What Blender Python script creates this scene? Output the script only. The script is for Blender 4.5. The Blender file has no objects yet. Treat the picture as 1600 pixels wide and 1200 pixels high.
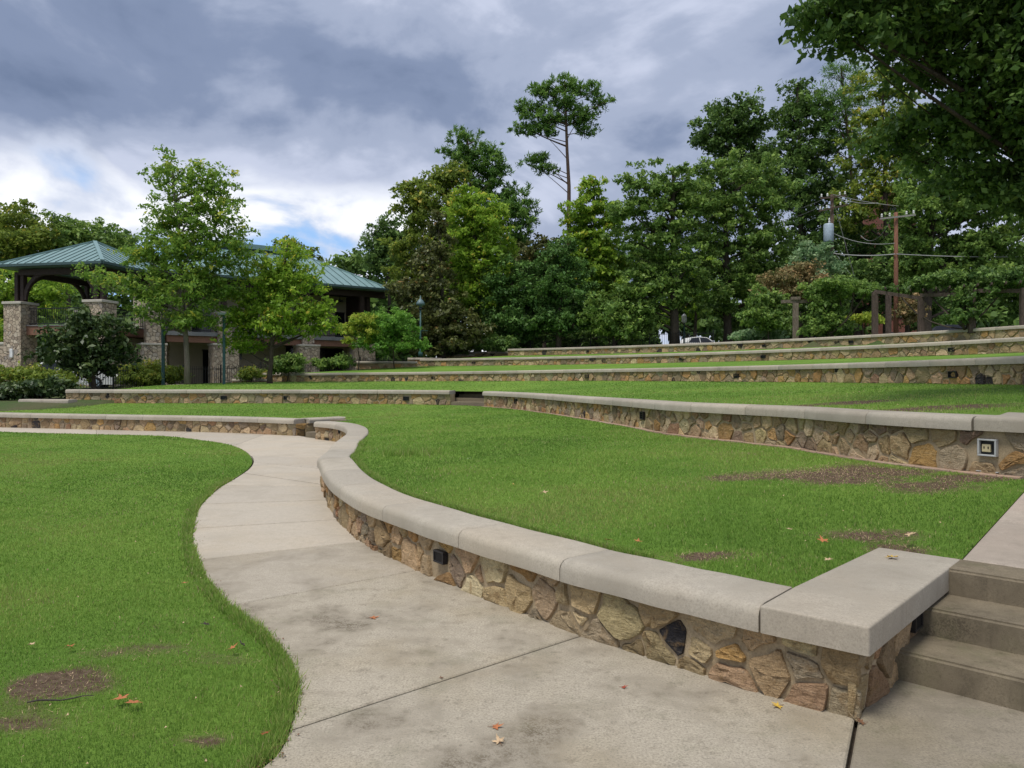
import bpy, bmesh, math, random
import numpy as np
from mathutils import Vector
from mathutils.geometry import delaunay_2d_cdt

scene = bpy.context.scene
COL = scene.collection
R = math.radians

# ------------------------------------------------------------------ camera
F, HZ, EYE = 1150.0, 591.0, 1.65          # focal length in photo pixels, horizon row, eye height
cam_d = bpy.data.cameras.new('camera')
cam = bpy.data.objects.new('camera', cam_d)
COL.objects.link(cam)
cam.location = (0, 0, EYE)
cam.rotation_euler = (R(90), 0, 0)
cam_d.sensor_width = 36.0
cam_d.lens = 36.0 * F / 1600.0
cam_d.shift_y = -(600.0 - HZ) / 1600.0
cam_d.clip_start = 0.05
cam_d.clip_end = 2000.0
scene.camera = cam

# ------------------------------------------------------------------ light
SUN_EL, SUN_AZ = R(66), R(222)             # azimuth clockwise from +Y: behind the camera and to its left
SUN_DIR = Vector((math.sin(SUN_AZ) * math.cos(SUN_EL), math.cos(SUN_AZ) * math.cos(SUN_EL), math.sin(SUN_EL)))
sun_d = bpy.data.lights.new('sun', 'SUN')
sun_d.energy = 1.5
sun_d.angle = R(18)
sun_d.color = (1.0, 0.955, 0.88)
sun = bpy.data.objects.new('sun', sun_d)
COL.objects.link(sun)
sun.rotation_euler = SUN_DIR.to_track_quat('Z', 'Y').to_euler()

scene.view_settings.view_transform = 'Standard'
scene.view_settings.look = 'None'
scene.view_settings.gamma = 1.0
scene.view_settings.use_curve_mapping = False
scene.view_settings.exposure = 1.0

scene.render.engine = 'CYCLES'
scene.cycles.max_bounces = 6
scene.cycles.diffuse_bounces = 3
scene.cycles.glossy_bounces = 2
scene.cycles.transmission_bounces = 4
scene.cycles.transparent_max_bounces = 4
scene.cycles.use_denoising = True


class NT:
    """small helper round a node tree"""
    def __init__(self, tree):
        self.t = tree
        tree.nodes.clear()

    def n(self, kind, **kw):
        nd = self.t.nodes.new(kind)
        for k, v in kw.items():
            if k == 'inp':
                for a, b in v.items():
                    if isinstance(b, bpy.types.NodeSocket):
                        self.t.links.new(b, nd.inputs[a])
                    else:
                        nd.inputs[a].default_value = b
            else:
                setattr(nd, k, v)
        return nd

    def math(self, op, a, b=0.0, c=0.0, clamp=False):
        nd = self.n('ShaderNodeMath', operation=op, use_clamp=clamp)
        for i, v in enumerate((a, b, c)):
            if isinstance(v, bpy.types.NodeSocket):
                self.t.links.new(v, nd.inputs[i])
            else:
                nd.inputs[i].default_value = v
        return nd.outputs[0]

    def mix(self, f, a, b, mode='MIX'):
        nd = self.n('ShaderNodeMix', data_type='RGBA', blend_type=mode)
        for s, v in ((nd.inputs[0], f), (nd.inputs[6], a), (nd.inputs[7], b)):
            if isinstance(v, bpy.types.NodeSocket):
                self.t.links.new(v, s)
            else:
                s.default_value = v if not isinstance(v, tuple) or len(v) == 4 else (*v, 1)
        return nd.outputs[2]

    def ramp(self, f, stops, interp='LINEAR'):
        nd = self.n('ShaderNodeValToRGB')
        cr = nd.color_ramp
        cr.interpolation = interp
        while len(cr.elements) < len(stops):
            cr.elements.new(0.5)
        for e, (p, c) in zip(cr.elements, stops):
            e.position = p
            e.color = (*c, 1) if isinstance(c, tuple) else (c, c, c, 1)
        self.t.links.new(f, nd.inputs[0])
        return nd.outputs[0]

    def noise(self, vec, scale, detail=4.0, rough=0.55, dist=0.0):
        nd = self.n('ShaderNodeTexNoise', inp={'Scale': scale, 'Detail': detail, 'Roughness': rough, 'Distortion': dist})
        if vec is not None:
            self.t.links.new(vec, nd.inputs['Vector'])
        return nd.outputs['Fac']

    def smooth(self, v, lo, hi):
        nd = self.n('ShaderNodeMapRange', interpolation_type='SMOOTHSTEP')
        self.t.links.new(v, nd.inputs[0])
        nd.inputs[1].default_value = lo
        nd.inputs[2].default_value = hi
        return nd.outputs[0]


# ------------------------------------------------------------------ sky with a broken cloud deck
world = bpy.data.worlds.new('World')
scene.world = world
world.use_nodes = True
w = NT(world.node_tree)
tc = w.n('ShaderNodeTexCoord')
sky = w.n('ShaderNodeTexSky', sky_type='NISHITA', sun_disc=False)
sky.sun_elevation = SUN_EL
sky.sun_rotation = SUN_AZ
sky.air_density = 1.0
sky.dust_density = 1.0
sep = w.n('ShaderNodeSeparateXYZ', inp={0: tc.outputs['Generated']})
dx, dy, dz = sep.outputs[0], sep.outputs[1], sep.outputs[2]
el = w.math('MAXIMUM', dz, 0.0)
den = w.math('ADD', el, 0.16)
comb = w.n('ShaderNodeCombineXYZ', inp={0: w.math('DIVIDE', dx, den), 1: w.math('DIVIDE', dy, den), 2: 0.0})
deckv = comb.outputs[0]                    # clouds on a flat deck seen in perspective
mp = w.n('ShaderNodeMapping', inp={'Vector': deckv, 'Location': (3.1, 1.7, 0.4)})
mp2 = w.n('ShaderNodeMapping', inp={'Vector': tc.outputs['Generated'], 'Location': (1.3, 0.4, 2.2), 'Scale': (1.0, 1.0, 1.9)})
n_big = w.noise(mp.outputs[0], 0.70, 2.0, 0.45)
n_mid = w.noise(mp2.outputs[0], 2.6, 7.0, 0.54, 0.45)
n_fine = w.noise(mp2.outputs[0], 6.5, 7.0, 0.52, 0.3)
# dark belly of the cloud deck: a long low bank that ends towards the right
bz = w.math('DIVIDE', w.math('SUBTRACT', dz, 0.335), 0.085)
bank = w.math('POWER', 2.718, w.math('MULTIPLY', w.math('MULTIPLY', bz, bz), -1.0))
bank = w.math('MULTIPLY', bank, w.smooth(dx, 0.12, -0.16))
deck = w.math('ADD', w.math('MULTIPLY', n_big, 0.40), w.math('MULTIPLY', n_mid, 0.62))
deck = w.math('ADD', deck, w.math('MULTIPLY', w.math('SUBTRACT', n_fine, 0.5), 0.36))
deck = w.math('SUBTRACT', deck, w.math('MULTIPLY', bank, 0.16))
deck = w.math('ADD', deck, w.math('MULTIPLY', w.smooth(dx, -0.05, 0.30), 0.07))
deck_c = w.ramp(deck, [(0.27, (0.135, 0.18, 0.285)), (0.38, (0.195, 0.245, 0.365)), (0.47, (0.32, 0.37, 0.495)), (0.56, (0.48, 0.525, 0.655)), (0.68, (0.70, 0.735, 0.82))], 'EASE')
# white cumulus and blue gaps low down
cum = w.math('ADD', w.math('MULTIPLY', n_mid, 0.35), w.math('MULTIPLY', n_fine, 0.65))
cum_c = w.ramp(cum, [(0.37, (0.37, 0.42, 0.55)), (0.46, (0.54, 0.59, 0.71)), (0.58, (0.87, 0.885, 0.92))], 'EASE')
hi = w.n('ShaderNodeCombineXYZ', inp={0: dx, 1: dy, 2: w.math('ADD', el, 0.30)})
w.t.links.new(hi.outputs[0], sky.inputs['Vector'])
skyc = w.n('ShaderNodeMix', data_type='RGBA', blend_type='MULTIPLY', inp={0: 1.0, 6: sky.outputs[0], 7: (0.20, 0.235, 0.235, 1)})
gap = w.math('MULTIPLY', w.smooth(n_fine, 0.47, 0.33), w.smooth(dz, 0.27, 0.20))
low_c = w.mix(w.math('MULTIPLY', gap, 0.85), cum_c, skyc.outputs[2])
edge = w.math('ADD', dz, w.math('MULTIPLY', w.math('SUBTRACT', n_fine, 0.5), 0.22))
edge = w.math('ADD', edge, w.math('MULTIPLY', w.math('MAXIMUM', w.math('ADD', dx, 0.14), 0.0), 0.55))
lowmask = w.smooth(edge, 0.270, 0.225)
cloud = w.mix(lowmask, deck_c, low_c)
ground_c = (0.10, 0.12, 0.07)
final = w.mix(w.smooth(dz, -0.02, -0.06), cloud, ground_c)
bg = w.n('ShaderNodeBackground', inp={0: final, 1: 0.62})
wo = w.n('ShaderNodeOutputWorld', inp={0: bg.outputs[0]})

# ------------------------------------------------------------------ naming helpers


def tag(o, label=None, cat=None, group=None, kind=None):
    if label: o['label'] = label
    if cat: o['category'] = cat
    if group: o['group'] = group
    if kind: o['kind'] = kind
    return o


def empty(name, loc=(0, 0, 0), label=None, cat=None, group=None):
    o = bpy.data.objects.new(name, None)
    o.empty_display_size = 0.3
    o.location = loc
    COL.objects.link(o)
    return tag(o, label, cat, group, 'thing' if label else None)


def link(name, me, mat=None, parent=None, smooth=False):
    """mesh in world coordinates -> object; parents stay at the identity or get their offset undone"""
    if mat is not None:
        me.materials.append(mat)
    o = bpy.data.objects.new(name, me)
    COL.objects.link(o)
    if parent is not None:
        o.parent = parent
        off = parent.location.copy()
        p = parent.parent
        while p is not None:
            off += p.location
            p = p.parent
        o.location = -off
    if smooth:
        me.polygons.foreach_set('use_smooth', [True] * len(me.polygons))
    return o


def mesh(name, verts, faces):
    me = bpy.data.meshes.new(name)
    me.from_pydata([tuple(v) for v in verts], [], faces)
    me.update()
    return me


def fast_mesh(name, co, nper, attrs=None):
    """co: (n*nper,3) vertices, every nper in a row make one face"""
    n = len(co) // nper
    me = bpy.data.meshes.new(name)
    me.vertices.add(n * nper)
    me.vertices.foreach_set('co', np.ascontiguousarray(co, dtype=np.float32).ravel())
    me.loops.add(n * nper)
    me.loops.foreach_set('vertex_index', np.arange(n * nper, dtype=np.int32))
    me.polygons.add(n)
    me.polygons.foreach_set('loop_start', np.arange(0, n * nper, nper, dtype=np.int32))
    if attrs:
        for k, v in attrs.items():
            a = me.attributes.new(k, 'FLOAT', 'FACE')
            a.data.foreach_set('value', np.ascontiguousarray(v, dtype=np.float32))
    me.update(calc_edges=True)
    return me


class MB:
    """collects simple solids into one mesh"""
    def __init__(self):
        self.v, self.f = [], []

    def add(self, verts, faces):
        k = len(self.v)
        self.v += [tuple(p) for p in verts]
        self.f += [tuple(i + k for i in f) for f in faces]
        return self

    def box(self, c, s, ax=(1, 0), bev=0.0):
        """box centred at c, size s, its x axis along the plan direction ax"""
        ux, uy = ax
        L = math.hypot(ux, uy)
        ux, uy = ux / L, uy / L
        hx, hy, hz = s[0] / 2, s[1] / 2, s[2] / 2
        if bev <= 0:
            pts = [(-hx, -hy, -hz), (hx, -hy, -hz), (hx, hy, -hz), (-hx, hy, -hz), (-hx, -hy, hz), (hx, -hy, hz), (hx, hy, hz), (-hx, hy, hz)]
            fs = [(3, 2, 1, 0), (4, 5, 6, 7), (0, 1, 5, 4), (1, 2, 6, 5), (2, 3, 7, 6), (3, 0, 4, 7)]
        else:
            b = bev
            pts = []
            for z, i in ((-hz, b), (-hz + b, 0), (hz - b, 0), (hz, b)):
                pts += [(-hx + i, -hy + i, z), (hx - i, -hy + i, z), (hx - i, hy - i, z), (-hx + i, hy - i, z)]
            fs = [(3, 2, 1, 0), (12, 13, 14, 15)]
            for k in range(3):
                for j in range(4):
                    a, d = k * 4 + j, k * 4 + (j + 1) % 4
                    fs.append((a, d, d + 4, a + 4))
        return self.add([(c[0] + x * ux - y * uy, c[1] + x * uy + y * ux, c[2] + z) for x, y, z in pts], fs)

    def tube(self, pts, rad, n=6, cap=True):
        pts = [Vector(p) for p in pts]
        rad = rad if hasattr(rad, '__len__') else [rad] * len(pts)
        vs, fs = [], []
        for i, p in enumerate(pts):
            d = (pts[min(i + 1, len(pts) - 1)] - pts[max(i - 1, 0)]).normalized()
            a = d.cross(Vector((0.13, 0.97, 0.21))).normalized()
            b = d.cross(a)
            for k in range(n):
                t = 2 * math.pi * k / n
                vs.append(p + (a * math.cos(t) + b * math.sin(t)) * rad[i])
        for i in range(len(pts) - 1):
            for k in range(n):
                k2 = (k + 1) % n
                fs.append((i * n + k, i * n + k2, (i + 1) * n + k2, (i + 1) * n + k))
        if cap:
            fs.append(tuple(range(n - 1, -1, -1)))
            fs.append(tuple((len(pts) - 1) * n + k for k in range(n)))
        return self.add(vs, fs)

    def lathe(self, c, prof, n=14):
        """prof: (radius, z) from bottom to top round the vertical through c"""
        vs, fs = [], []
        for r, z in prof:
            for k in range(n):
                t = 2 * math.pi * k / n
                vs.append((c[0] + r * math.cos(t), c[1] + r * math.sin(t), c[2] + z))
        for i in range(len(prof) - 1):
            for k in range(n):
                k2 = (k + 1) % n
                fs.append((i * n + k, i * n + k2, (i + 1) * n + k2, (i + 1) * n + k))
        fs.append(tuple(range(n - 1, -1, -1)))
        fs.append(tuple((len(prof) - 1) * n + k for k in range(n)))
        return self.add(vs, fs)

    def beam(self, a, b, wid, hei):
        """square bar from a to b, upright section wid x hei"""
        a, b = Vector(a), Vector(b)
        d = (b - a).normalized()
        s = d.cross(Vector((0, 0, 1)))
        s = s.normalized() if s.length > 1e-4 else Vector((1, 0, 0))
        u = s.cross(d).normalized()
        s, u = s * wid / 2, u * hei / 2
        vs = [a - s - u, a + s - u, a + s + u, a - s + u, b - s - u, b + s - u, b + s + u, b - s + u]
        return self.add(vs, [(0, 1, 2, 3), (7, 6, 5, 4), (0, 4, 5, 1), (1, 5, 6, 2), (2, 6, 7, 3), (3, 7, 4, 0)])

    def prism(self, poly, z0, z1):
        n = len(poly)
        vs = [(x, y, z0) for x, y in poly] + [(x, y, z1) for x, y in poly]
        return self.add(vs, [tuple(range(n - 1, -1, -1)), tuple(range(n, 2 * n))] + [(i, (i + 1) % n, n + (i + 1) % n, n + i) for i in range(n)])

    def build(self, name, mat, parent=None, smooth=False):
        return link(name, mesh(name, self.v, self.f), mat, parent, smooth)


# ------------------------------------------------------------------ photo pixel -> place
def un(px, py, z=0.0):
    """the place at height z that the photograph shows at this pixel"""
    y = F * (EYE - z) / (py - HZ)
    return ((px - 800.0) / F * y, y)


def at(px, py, y):
    """the point at depth y"""
    return ((px - 800.0) / F * y, y, EYE + (HZ - py) / F * y)


def catmull(pts, step=0.15, closed=False):
    P = np.array(pts, float)
    out = []
    n = len(P)
    for i in range(n - 1):
        p0 = P[i - 1] if i > 0 else 2 * P[0] - P[1]
        p1, p2 = P[i], P[i + 1]
        p3 = P[i + 2] if i + 2 < n else 2 * P[-1] - P[-2]
        t0 = 0.0
        t1 = t0 + max(1e-6, np.linalg.norm(p1 - p0)) ** 0.5
        t2 = t1 + max(1e-6, np.linalg.norm(p2 - p1)) ** 0.5
        t3 = t2 + max(1e-6, np.linalg.norm(p3 - p2)) ** 0.5
        m = max(2, int(np.linalg.norm(p2 - p1) / step))
        for t in np.linspace(t1, t2, m, endpoint=False):
            a1 = (t1 - t) / (t1 - t0) * p0 + (t - t0) / (t1 - t0) * p1
            a2 = (t2 - t) / (t2 - t1) * p1 + (t - t1) / (t2 - t1) * p2
            a3 = (t3 - t) / (t3 - t2) * p2 + (t - t2) / (t3 - t2) * p3
            b1 = (t2 - t) / (t2 - t0) * a1 + (t - t0) / (t2 - t0) * a2
            b2 = (t3 - t) / (t3 - t1) * a2 + (t - t1) / (t3 - t1) * a3
            out.append((t2 - t) / (t2 - t1) * b1 + (t - t1) / (t2 - t1) * b2)
    out.append(P[-1])
    return np.array(out)


class Curve:
    """plan polyline with arc length; front normal is on the left of its direction"""
    def __init__(self, pts):
        self.p = np.array(pts, float)
        d = np.diff(self.p, axis=0)
        self.s = np.concatenate([[0], np.cumsum(np.hypot(d[:, 0], d[:, 1]))])
        self.L = self.s[-1]
        k = max(3, int(len(self.p) / max(self.L, 0.1) * 0.3))
        t = np.gradient(self.p, axis=0)
        if len(self.p) > 8:
            ker = np.ones(3) / 3
            t = np.stack([np.convolve(np.pad(t[:, i], 1, mode='edge'), ker, 'valid') for i in (0, 1)], 1)
        t /= np.linalg.norm(t, axis=1)[:, None]
        self.n = np.stack([-t[:, 1], t[:, 0]], 1)

    def at(self, s, off=0.0):
        s = np.asarray(s, float)
        o = np.stack([np.interp(s, self.s, self.p[:, i]) + off * np.interp(s, self.s, self.n[:, i]) for i in (0, 1)], -1)
        t0 = np.array((self.n[0, 1], -self.n[0, 0]))
        t1 = np.array((self.n[-1, 1], -self.n[-1, 0]))
        return o + np.minimum(s, 0.0)[..., None] * t0 + np.maximum(s - self.L, 0.0)[..., None] * t1

    def off(self, d):
        return self.p + self.n * d

    def nearest(self, xy):
        return self.s[np.argmin(np.hypot(self.p[:, 0] - xy[0], self.p[:, 1] - xy[1]))]

# ------------------------------------------------------------------ materials
def new_mat(name):
    m = bpy.data.materials.new(name)
    m.use_nodes = True
    return m, NT(m.node_tree)


def finish(m, t, col, rough=0.8, bump=None, bstr=0.3, bdist=0.01, spec=0.3, metal=0.0):
    p = t.n('ShaderNodeBsdfPrincipled')
    for k, v in (('Base Color', col), ('Roughness', rough), ('Metallic', metal), ('Specular IOR Level', spec)):
        if isinstance(v, bpy.types.NodeSocket):
            t.t.links.new(v, p.inputs[k])
        else:
            p.inputs[k].default_value = (*v, 1) if isinstance(v, tuple) and len(v) == 3 else v
    if bump is not None:
        b = t.n('ShaderNodeBump', inp={'Strength': bstr, 'Distance': bdist, 'Height': bump})
        t.t.links.new(b.outputs[0], p.inputs['Normal'])
    t.n('ShaderNodeOutputMaterial', inp={0: p.outputs[0]})
    return m


def pos(t):
    return t.n('ShaderNodeNewGeometry').outputs['Position']


def concrete(name, base, dark, stain=0.5, warm=None, fine=1.0, moss=0.0):
    m, t = new_mat(name)
    P = pos(t)
    n1 = t.noise(P, 0.55, 5, 0.6)
    n2 = t.noise(P, 2.3, 6, 0.62, 0.4)
    n3 = t.noise(P, 85, 3, 0.7)
    n4 = t.noise(P, 320, 2, 0.6)
    n5 = t.noise(P, 17, 4, 0.7)
    st = t.smooth(t.math('ADD', t.math('MULTIPLY', n1, 0.62), t.math('MULTIPLY', n2, 0.5)), 0.50, 0.70)
    st = t.math('MULTIPLY', st, t.smooth(t.math('ADD', t.math('MULTIPLY', n5, 0.35), t.math('MULTIPLY', n3, 0.65)), 0.40, 0.58))
    c = t.mix(t.math('MULTIPLY', st, stain), base, dark)
    if warm:
        c = t.mix(t.math('MULTIPLY', t.smooth(t.noise(P, 0.9, 3), 0.45, 0.7), 0.6), c, warm)
    if moss > 0:
        c = t.mix(t.math('MULTIPLY', t.smooth(t.noise(P, 3.1, 5, 0.65), 0.5, 0.72), moss), c, (0.10, 0.11, 0.045))
    vs_ = t.n('ShaderNodeTexVoronoi', feature='F1', inp={'Vector': P, 'Scale': 13.0})
    spk = t.math('MULTIPLY', t.smooth(vs_.outputs['Distance'], 0.16, 0.06), t.smooth(t.noise(P, 2.0, 3), 0.5, 0.62))
    c = t.mix(t.math('MULTIPLY', spk, 0.4 * stain), c, dark)
    sm = t.n('ShaderNodeMapping', inp={'Vector': P, 'Scale': (5.0, 5.0, 0.5)})
    c = t.mix(t.math('MULTIPLY', t.smooth(t.noise(sm.outputs[0], 2.0, 5, 0.65), 0.52, 0.72), 0.35 * stain), c, dark)
    g = t.math('ADD', t.math('MULTIPLY', n3, 0.65), t.math('MULTIPLY', n4, 0.35))
    gr = t.ramp(g, [(0.30, 1.0 - 0.42 * fine), (0.5, 1.0), (0.72, 1.0 + 0.25 * fine)])
    c = t.mix(1.0, c, gr, 'MULTIPLY')
    c = t.mix(1.0, c, t.ramp(n5, [(0.25, 0.88), (0.75, 1.08)]), 'MULTIPLY')
    oi = t.n('ShaderNodeObjectInfo')
    c = t.mix(1.0, c, t.ramp(oi.outputs['Random'], [(0.0, (0.90, 0.885, 0.87)), (0.5, (1.0, 1.0, 1.0)), (1.0, (1.07, 1.055, 1.03))]), 'MULTIPLY')
    return finish(m, t, c, 0.88, g, 0.35 * fine, 0.004, 0.25)


M = {}
M['path'] = concrete('path_concrete', (0.455, 0.405, 0.33), (0.22, 0.19, 0.14), 0.42, (0.45, 0.385, 0.295), 0.9)
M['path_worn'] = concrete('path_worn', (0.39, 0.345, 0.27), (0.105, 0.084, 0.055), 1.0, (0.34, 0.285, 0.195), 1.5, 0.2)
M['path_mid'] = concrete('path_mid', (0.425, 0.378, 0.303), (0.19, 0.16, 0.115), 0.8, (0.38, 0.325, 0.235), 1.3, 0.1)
M['path_shaded'] = concrete('path_shaded', (0.27, 0.235, 0.18), (0.075, 0.066, 0.046), 0.9, (0.26, 0.22, 0.15), 1.2, 0.35)  # stained and mossy, with the tree's shade by the stair put into the colour
M['cap'] = concrete('cap_concrete', (0.40, 0.36, 0.295), (0.215, 0.188, 0.145), 0.6, (0.40, 0.345, 0.27), 0.8)
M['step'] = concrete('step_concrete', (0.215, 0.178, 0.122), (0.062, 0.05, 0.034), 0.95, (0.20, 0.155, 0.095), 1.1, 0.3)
M['walk'] = concrete('walk_concrete', (0.40, 0.34, 0.28), (0.17, 0.15, 0.12), 0.6, (0.42, 0.33, 0.27), 0.9)


def stone_material():
    m, t = new_mat('field_stone')
    oi = t.n('ShaderNodeObjectInfo')
    P = pos(t)
    sh = t.n('ShaderNodeVectorMath', operation='ADD')
    t.t.links.new(P, sh.inputs[0])
    rv = t.n('ShaderNodeCombineXYZ', inp={0: t.math('MULTIPLY', oi.outputs['Random'], 37.0), 1: t.math('MULTIPLY', oi.outputs['Random'], 11.0), 2: 0.0})
    t.t.links.new(rv.outputs[0], sh.inputs[1])
    V = sh.outputs[0]
    n1 = t.noise(V, 9, 6, 0.65, 0.6)
    n2 = t.noise(V, 34, 6, 0.7, 0.3)
    n3 = t.noise(V, 120, 4, 0.7)
    sc = t.n('ShaderNodeMapping', inp={'Vector': V, 'Rotation': (0.5, 0.3, 0.7), 'Scale': (4, 4, 26)})
    band = t.noise(sc.outputs[0], 2.2, 4, 0.6, 0.8)
    c = t.mix(t.math('MULTIPLY', t.smooth(n1, 0.52, 0.68), 0.65), oi.outputs['Color'], (0.29, 0.185, 0.085))
    c = t.mix(t.math('MULTIPLY', t.smooth(n2, 0.55, 0.67), 0.55), c, (0.06, 0.05, 0.04))
    c = t.mix(t.math('MULTIPLY', t.smooth(band, 0.55, 0.75), 0.4), c, (0.46, 0.37, 0.24))
    c = t.mix(1.0, c, t.ramp(t.math('ADD', t.math('MULTIPLY', n3, 0.5), t.math('MULTIPLY', n2, 0.5)), [(0.3, 0.45), (0.5, 1.0), (0.7, 1.5)]), 'MULTIPLY')
    h = t.math('ADD', t.math('ADD', t.math('MULTIPLY', n1, 0.9), t.math('MULTIPLY', n2, 0.5)), t.math('ADD', t.math('MULTIPLY', band, 0.5), t.math('MULTIPLY', n3, 0.18)))
    return finish(m, t, c, 0.85, h, 1.0, 0.04, 0.25)


M['stone'] = stone_material()
m_, t_ = new_mat('mortar')
P_ = pos(t_)
g_ = t_.noise(P_, 70, 5, 0.7)
c_ = t_.ramp(t_.noise(P_, 3, 4), [(0.3, (0.32, 0.245, 0.15)), (0.7, (0.44, 0.35, 0.23))])
c_ = t_.mix(1.0, c_, t_.ramp(g_, [(0.3, 0.7), (0.6, 1.1)]), 'MULTIPLY')
M['mortar'] = finish(m_, t_, c_, 0.95, g_, 0.5, 0.006, 0.1)


def lawn_material(name, a, b, dirt=True):
    m, t = new_mat(name)
    P = pos(t)
    n1 = t.noise(P, 0.35, 4, 0.6)
    n2 = t.noise(P, 3.0, 5, 0.65)
    mp = t.n('ShaderNodeMapping', inp={'Vector': P, 'Scale': (1, 1, 0.2)})
    n3 = t.noise(mp.outputs[0], 26, 5, 0.75)
    n4 = t.noise(mp.outputs[0], 110, 3, 0.7)
    c = t.mix(t.smooth(n1, 0.35, 0.68), a, b)
    c = t.mix(t.math('MULTIPLY', t.smooth(n2, 0.55, 0.75), 0.45), c, (0.135, 0.155, 0.035))
    g = t.math('ADD', t.math('MULTIPLY', n3, 0.5), t.math('MULTIPLY', n4, 0.5))
    c = t.mix(1.0, c, t.ramp(g, [(0.3, 0.45), (0.5, 1.0), (0.7, 1.55)]), 'MULTIPLY')
    if dirt:
        at_ = t.n('ShaderNodeAttribute', attribute_name='dirt')
        soil = t.ramp(t.noise(P, 22, 6, 0.7), [(0.3, (0.07, 0.045, 0.028)), (0.55, (0.15, 0.105, 0.07)), (0.75, (0.24, 0.185, 0.13))])
        c = t.mix(t.smooth(t.math('ADD', at_.outputs['Fac'], t.math('MULTIPLY', t.math('SUBTRACT', n3, 0.5), 0.5)), 0.25, 0.6), c, soil)
    return finish(m, t, c, 0.9, g, 0.9, 0.035, 0.1)


GA, GB = (0.115, 0.215, 0.032), (0.16, 0.265, 0.042)
M['lawn'] = lawn_material('lawn_turf', GA, GB)
M['ground'] = lawn_material('ground_cover', (0.06, 0.10, 0.03), (0.10, 0.10, 0.05), False)


def blade_material():
    m, t = new_mat('grass_blade')
    a = t.n('ShaderNodeAttribute', attribute_name='tint')
    c = t.ramp(a.outputs['Fac'], [(0.0, (0.135, 0.245, 0.040)), (0.45, (0.23, 0.375, 0.064)), (0.8, (0.34, 0.455, 0.10)), (0.93, (0.33, 0.36, 0.11)), (1.0, (0.46, 0.38, 0.21))])
    d = t.n('ShaderNodeBsdfPrincipled', inp={'Base Color': c, 'Roughness': 0.55, 'Specular IOR Level': 0.25})
    tr = t.n('ShaderNodeBsdfTranslucent', inp={'Color': c})
    mx = t.n('ShaderNodeMixShader', inp={0: 0.35, 1: d.outputs[0], 2: tr.outputs[0]})
    t.n('ShaderNodeOutputMaterial', inp={0: mx.outputs[0]})
    return m


M['blade'] = blade_material()


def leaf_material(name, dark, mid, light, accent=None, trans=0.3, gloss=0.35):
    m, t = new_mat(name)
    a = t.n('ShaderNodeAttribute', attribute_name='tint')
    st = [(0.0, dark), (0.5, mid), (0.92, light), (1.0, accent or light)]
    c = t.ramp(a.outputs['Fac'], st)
    d = t.n('ShaderNodeBsdfPrincipled', inp={'Base Color': c, 'Roughness': 0.45, 'Specular IOR Level': gloss})
    tr = t.n('ShaderNodeBsdfTranslucent', inp={'Color': c})
    mx = t.n('ShaderNodeMixShader', inp={0: trans, 1: d.outputs[0], 2: tr.outputs[0]})
    t.n('ShaderNodeOutputMaterial', inp={0: mx.outputs[0]})
    return m


def plain(name, col, rough=0.6, metal=0.0, var=0.15, scale=6.0, spec=0.4, bump=0.0):
    m, t = new_mat(name)
    P = pos(t)
    n = t.noise(P, scale, 5, 0.65)
    c = t.mix(1.0, (*col, 1), t.ramp(n, [(0.3, 1.0 - var), (0.7, 1.0 + var)]), 'MULTIPLY')
    return finish(m, t, c, rough, n if bump else None, bump, 0.02, spec, metal)


def bark_material(name, a, b):
    m, t = new_mat(name)
    P = pos(t)
    mp = t.n('ShaderNodeMapping', inp={'Vector': P, 'Scale': (9, 9, 1.6)})
    n = t.noise(mp.outputs[0], 2.2, 5, 0.7, 0.5)
    c = t.ramp(n, [(0.3, a), (0.7, b)])
    return finish(m, t, c, 0.95, n, 0.8, 0.05, 0.1)


M['bark'] = bark_material('bark', (0.035, 0.028, 0.022), (0.11, 0.09, 0.07))
M['bark_pale'] = bark_material('bark_pale', (0.11, 0.095, 0.075), (0.24, 0.21, 0.17))
M['bark_pine'] = bark_material('bark_pine', (0.05, 0.034, 0.027), (0.17, 0.115, 0.085))
M['iron'] = plain('black_iron', (0.012, 0.013, 0.014), 0.5)
M['bronze'] = plain('dark_bronze', (0.028, 0.026, 0.027), 0.42, 0.3)
M['soil'] = plain('soil', (0.045, 0.034, 0.024), 0.95, var=0.5, scale=20, bump=0.5)

# ------------------------------------------------------------------ plan of the place
D_IN = np.array((0.69, 0.724)); D_IN /= np.linalg.norm(D_IN)     # up the side stair
D_R = np.array((D_IN[1], -D_IN[0]))                              # along the stair's risers, to the right
CORNER = np.array(un(1335, 1120))

lawn_px = [(403, 1198), (431, 1172), (447, 1141), (459, 1100), (462, 1075), (459, 1056), (444, 1022), (431, 1006), (397, 978), (356, 947),
           (342, 932), (317, 900), (304, 870), (297, 845), (299, 822), (306, 796), (317, 782), (340, 762), (367, 746), (387, 732), (394, 721), (391, 712),
           (380, 703), (365, 696.5), (342, 691), (312, 687), (275, 682.5), (225, 679.8), (100, 677), (0, 674.5)]
lawn_pts = [(-2.2, -2.5), (-2.35, -0.6), (-2.1, 1.0), (-1.6, 2.2)] + [un(*p) for p in lawn_px] + [(-22.0, 24.2), (-26.0, 25.5)]
LAWN = catmull(lawn_pts, 0.12)

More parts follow.
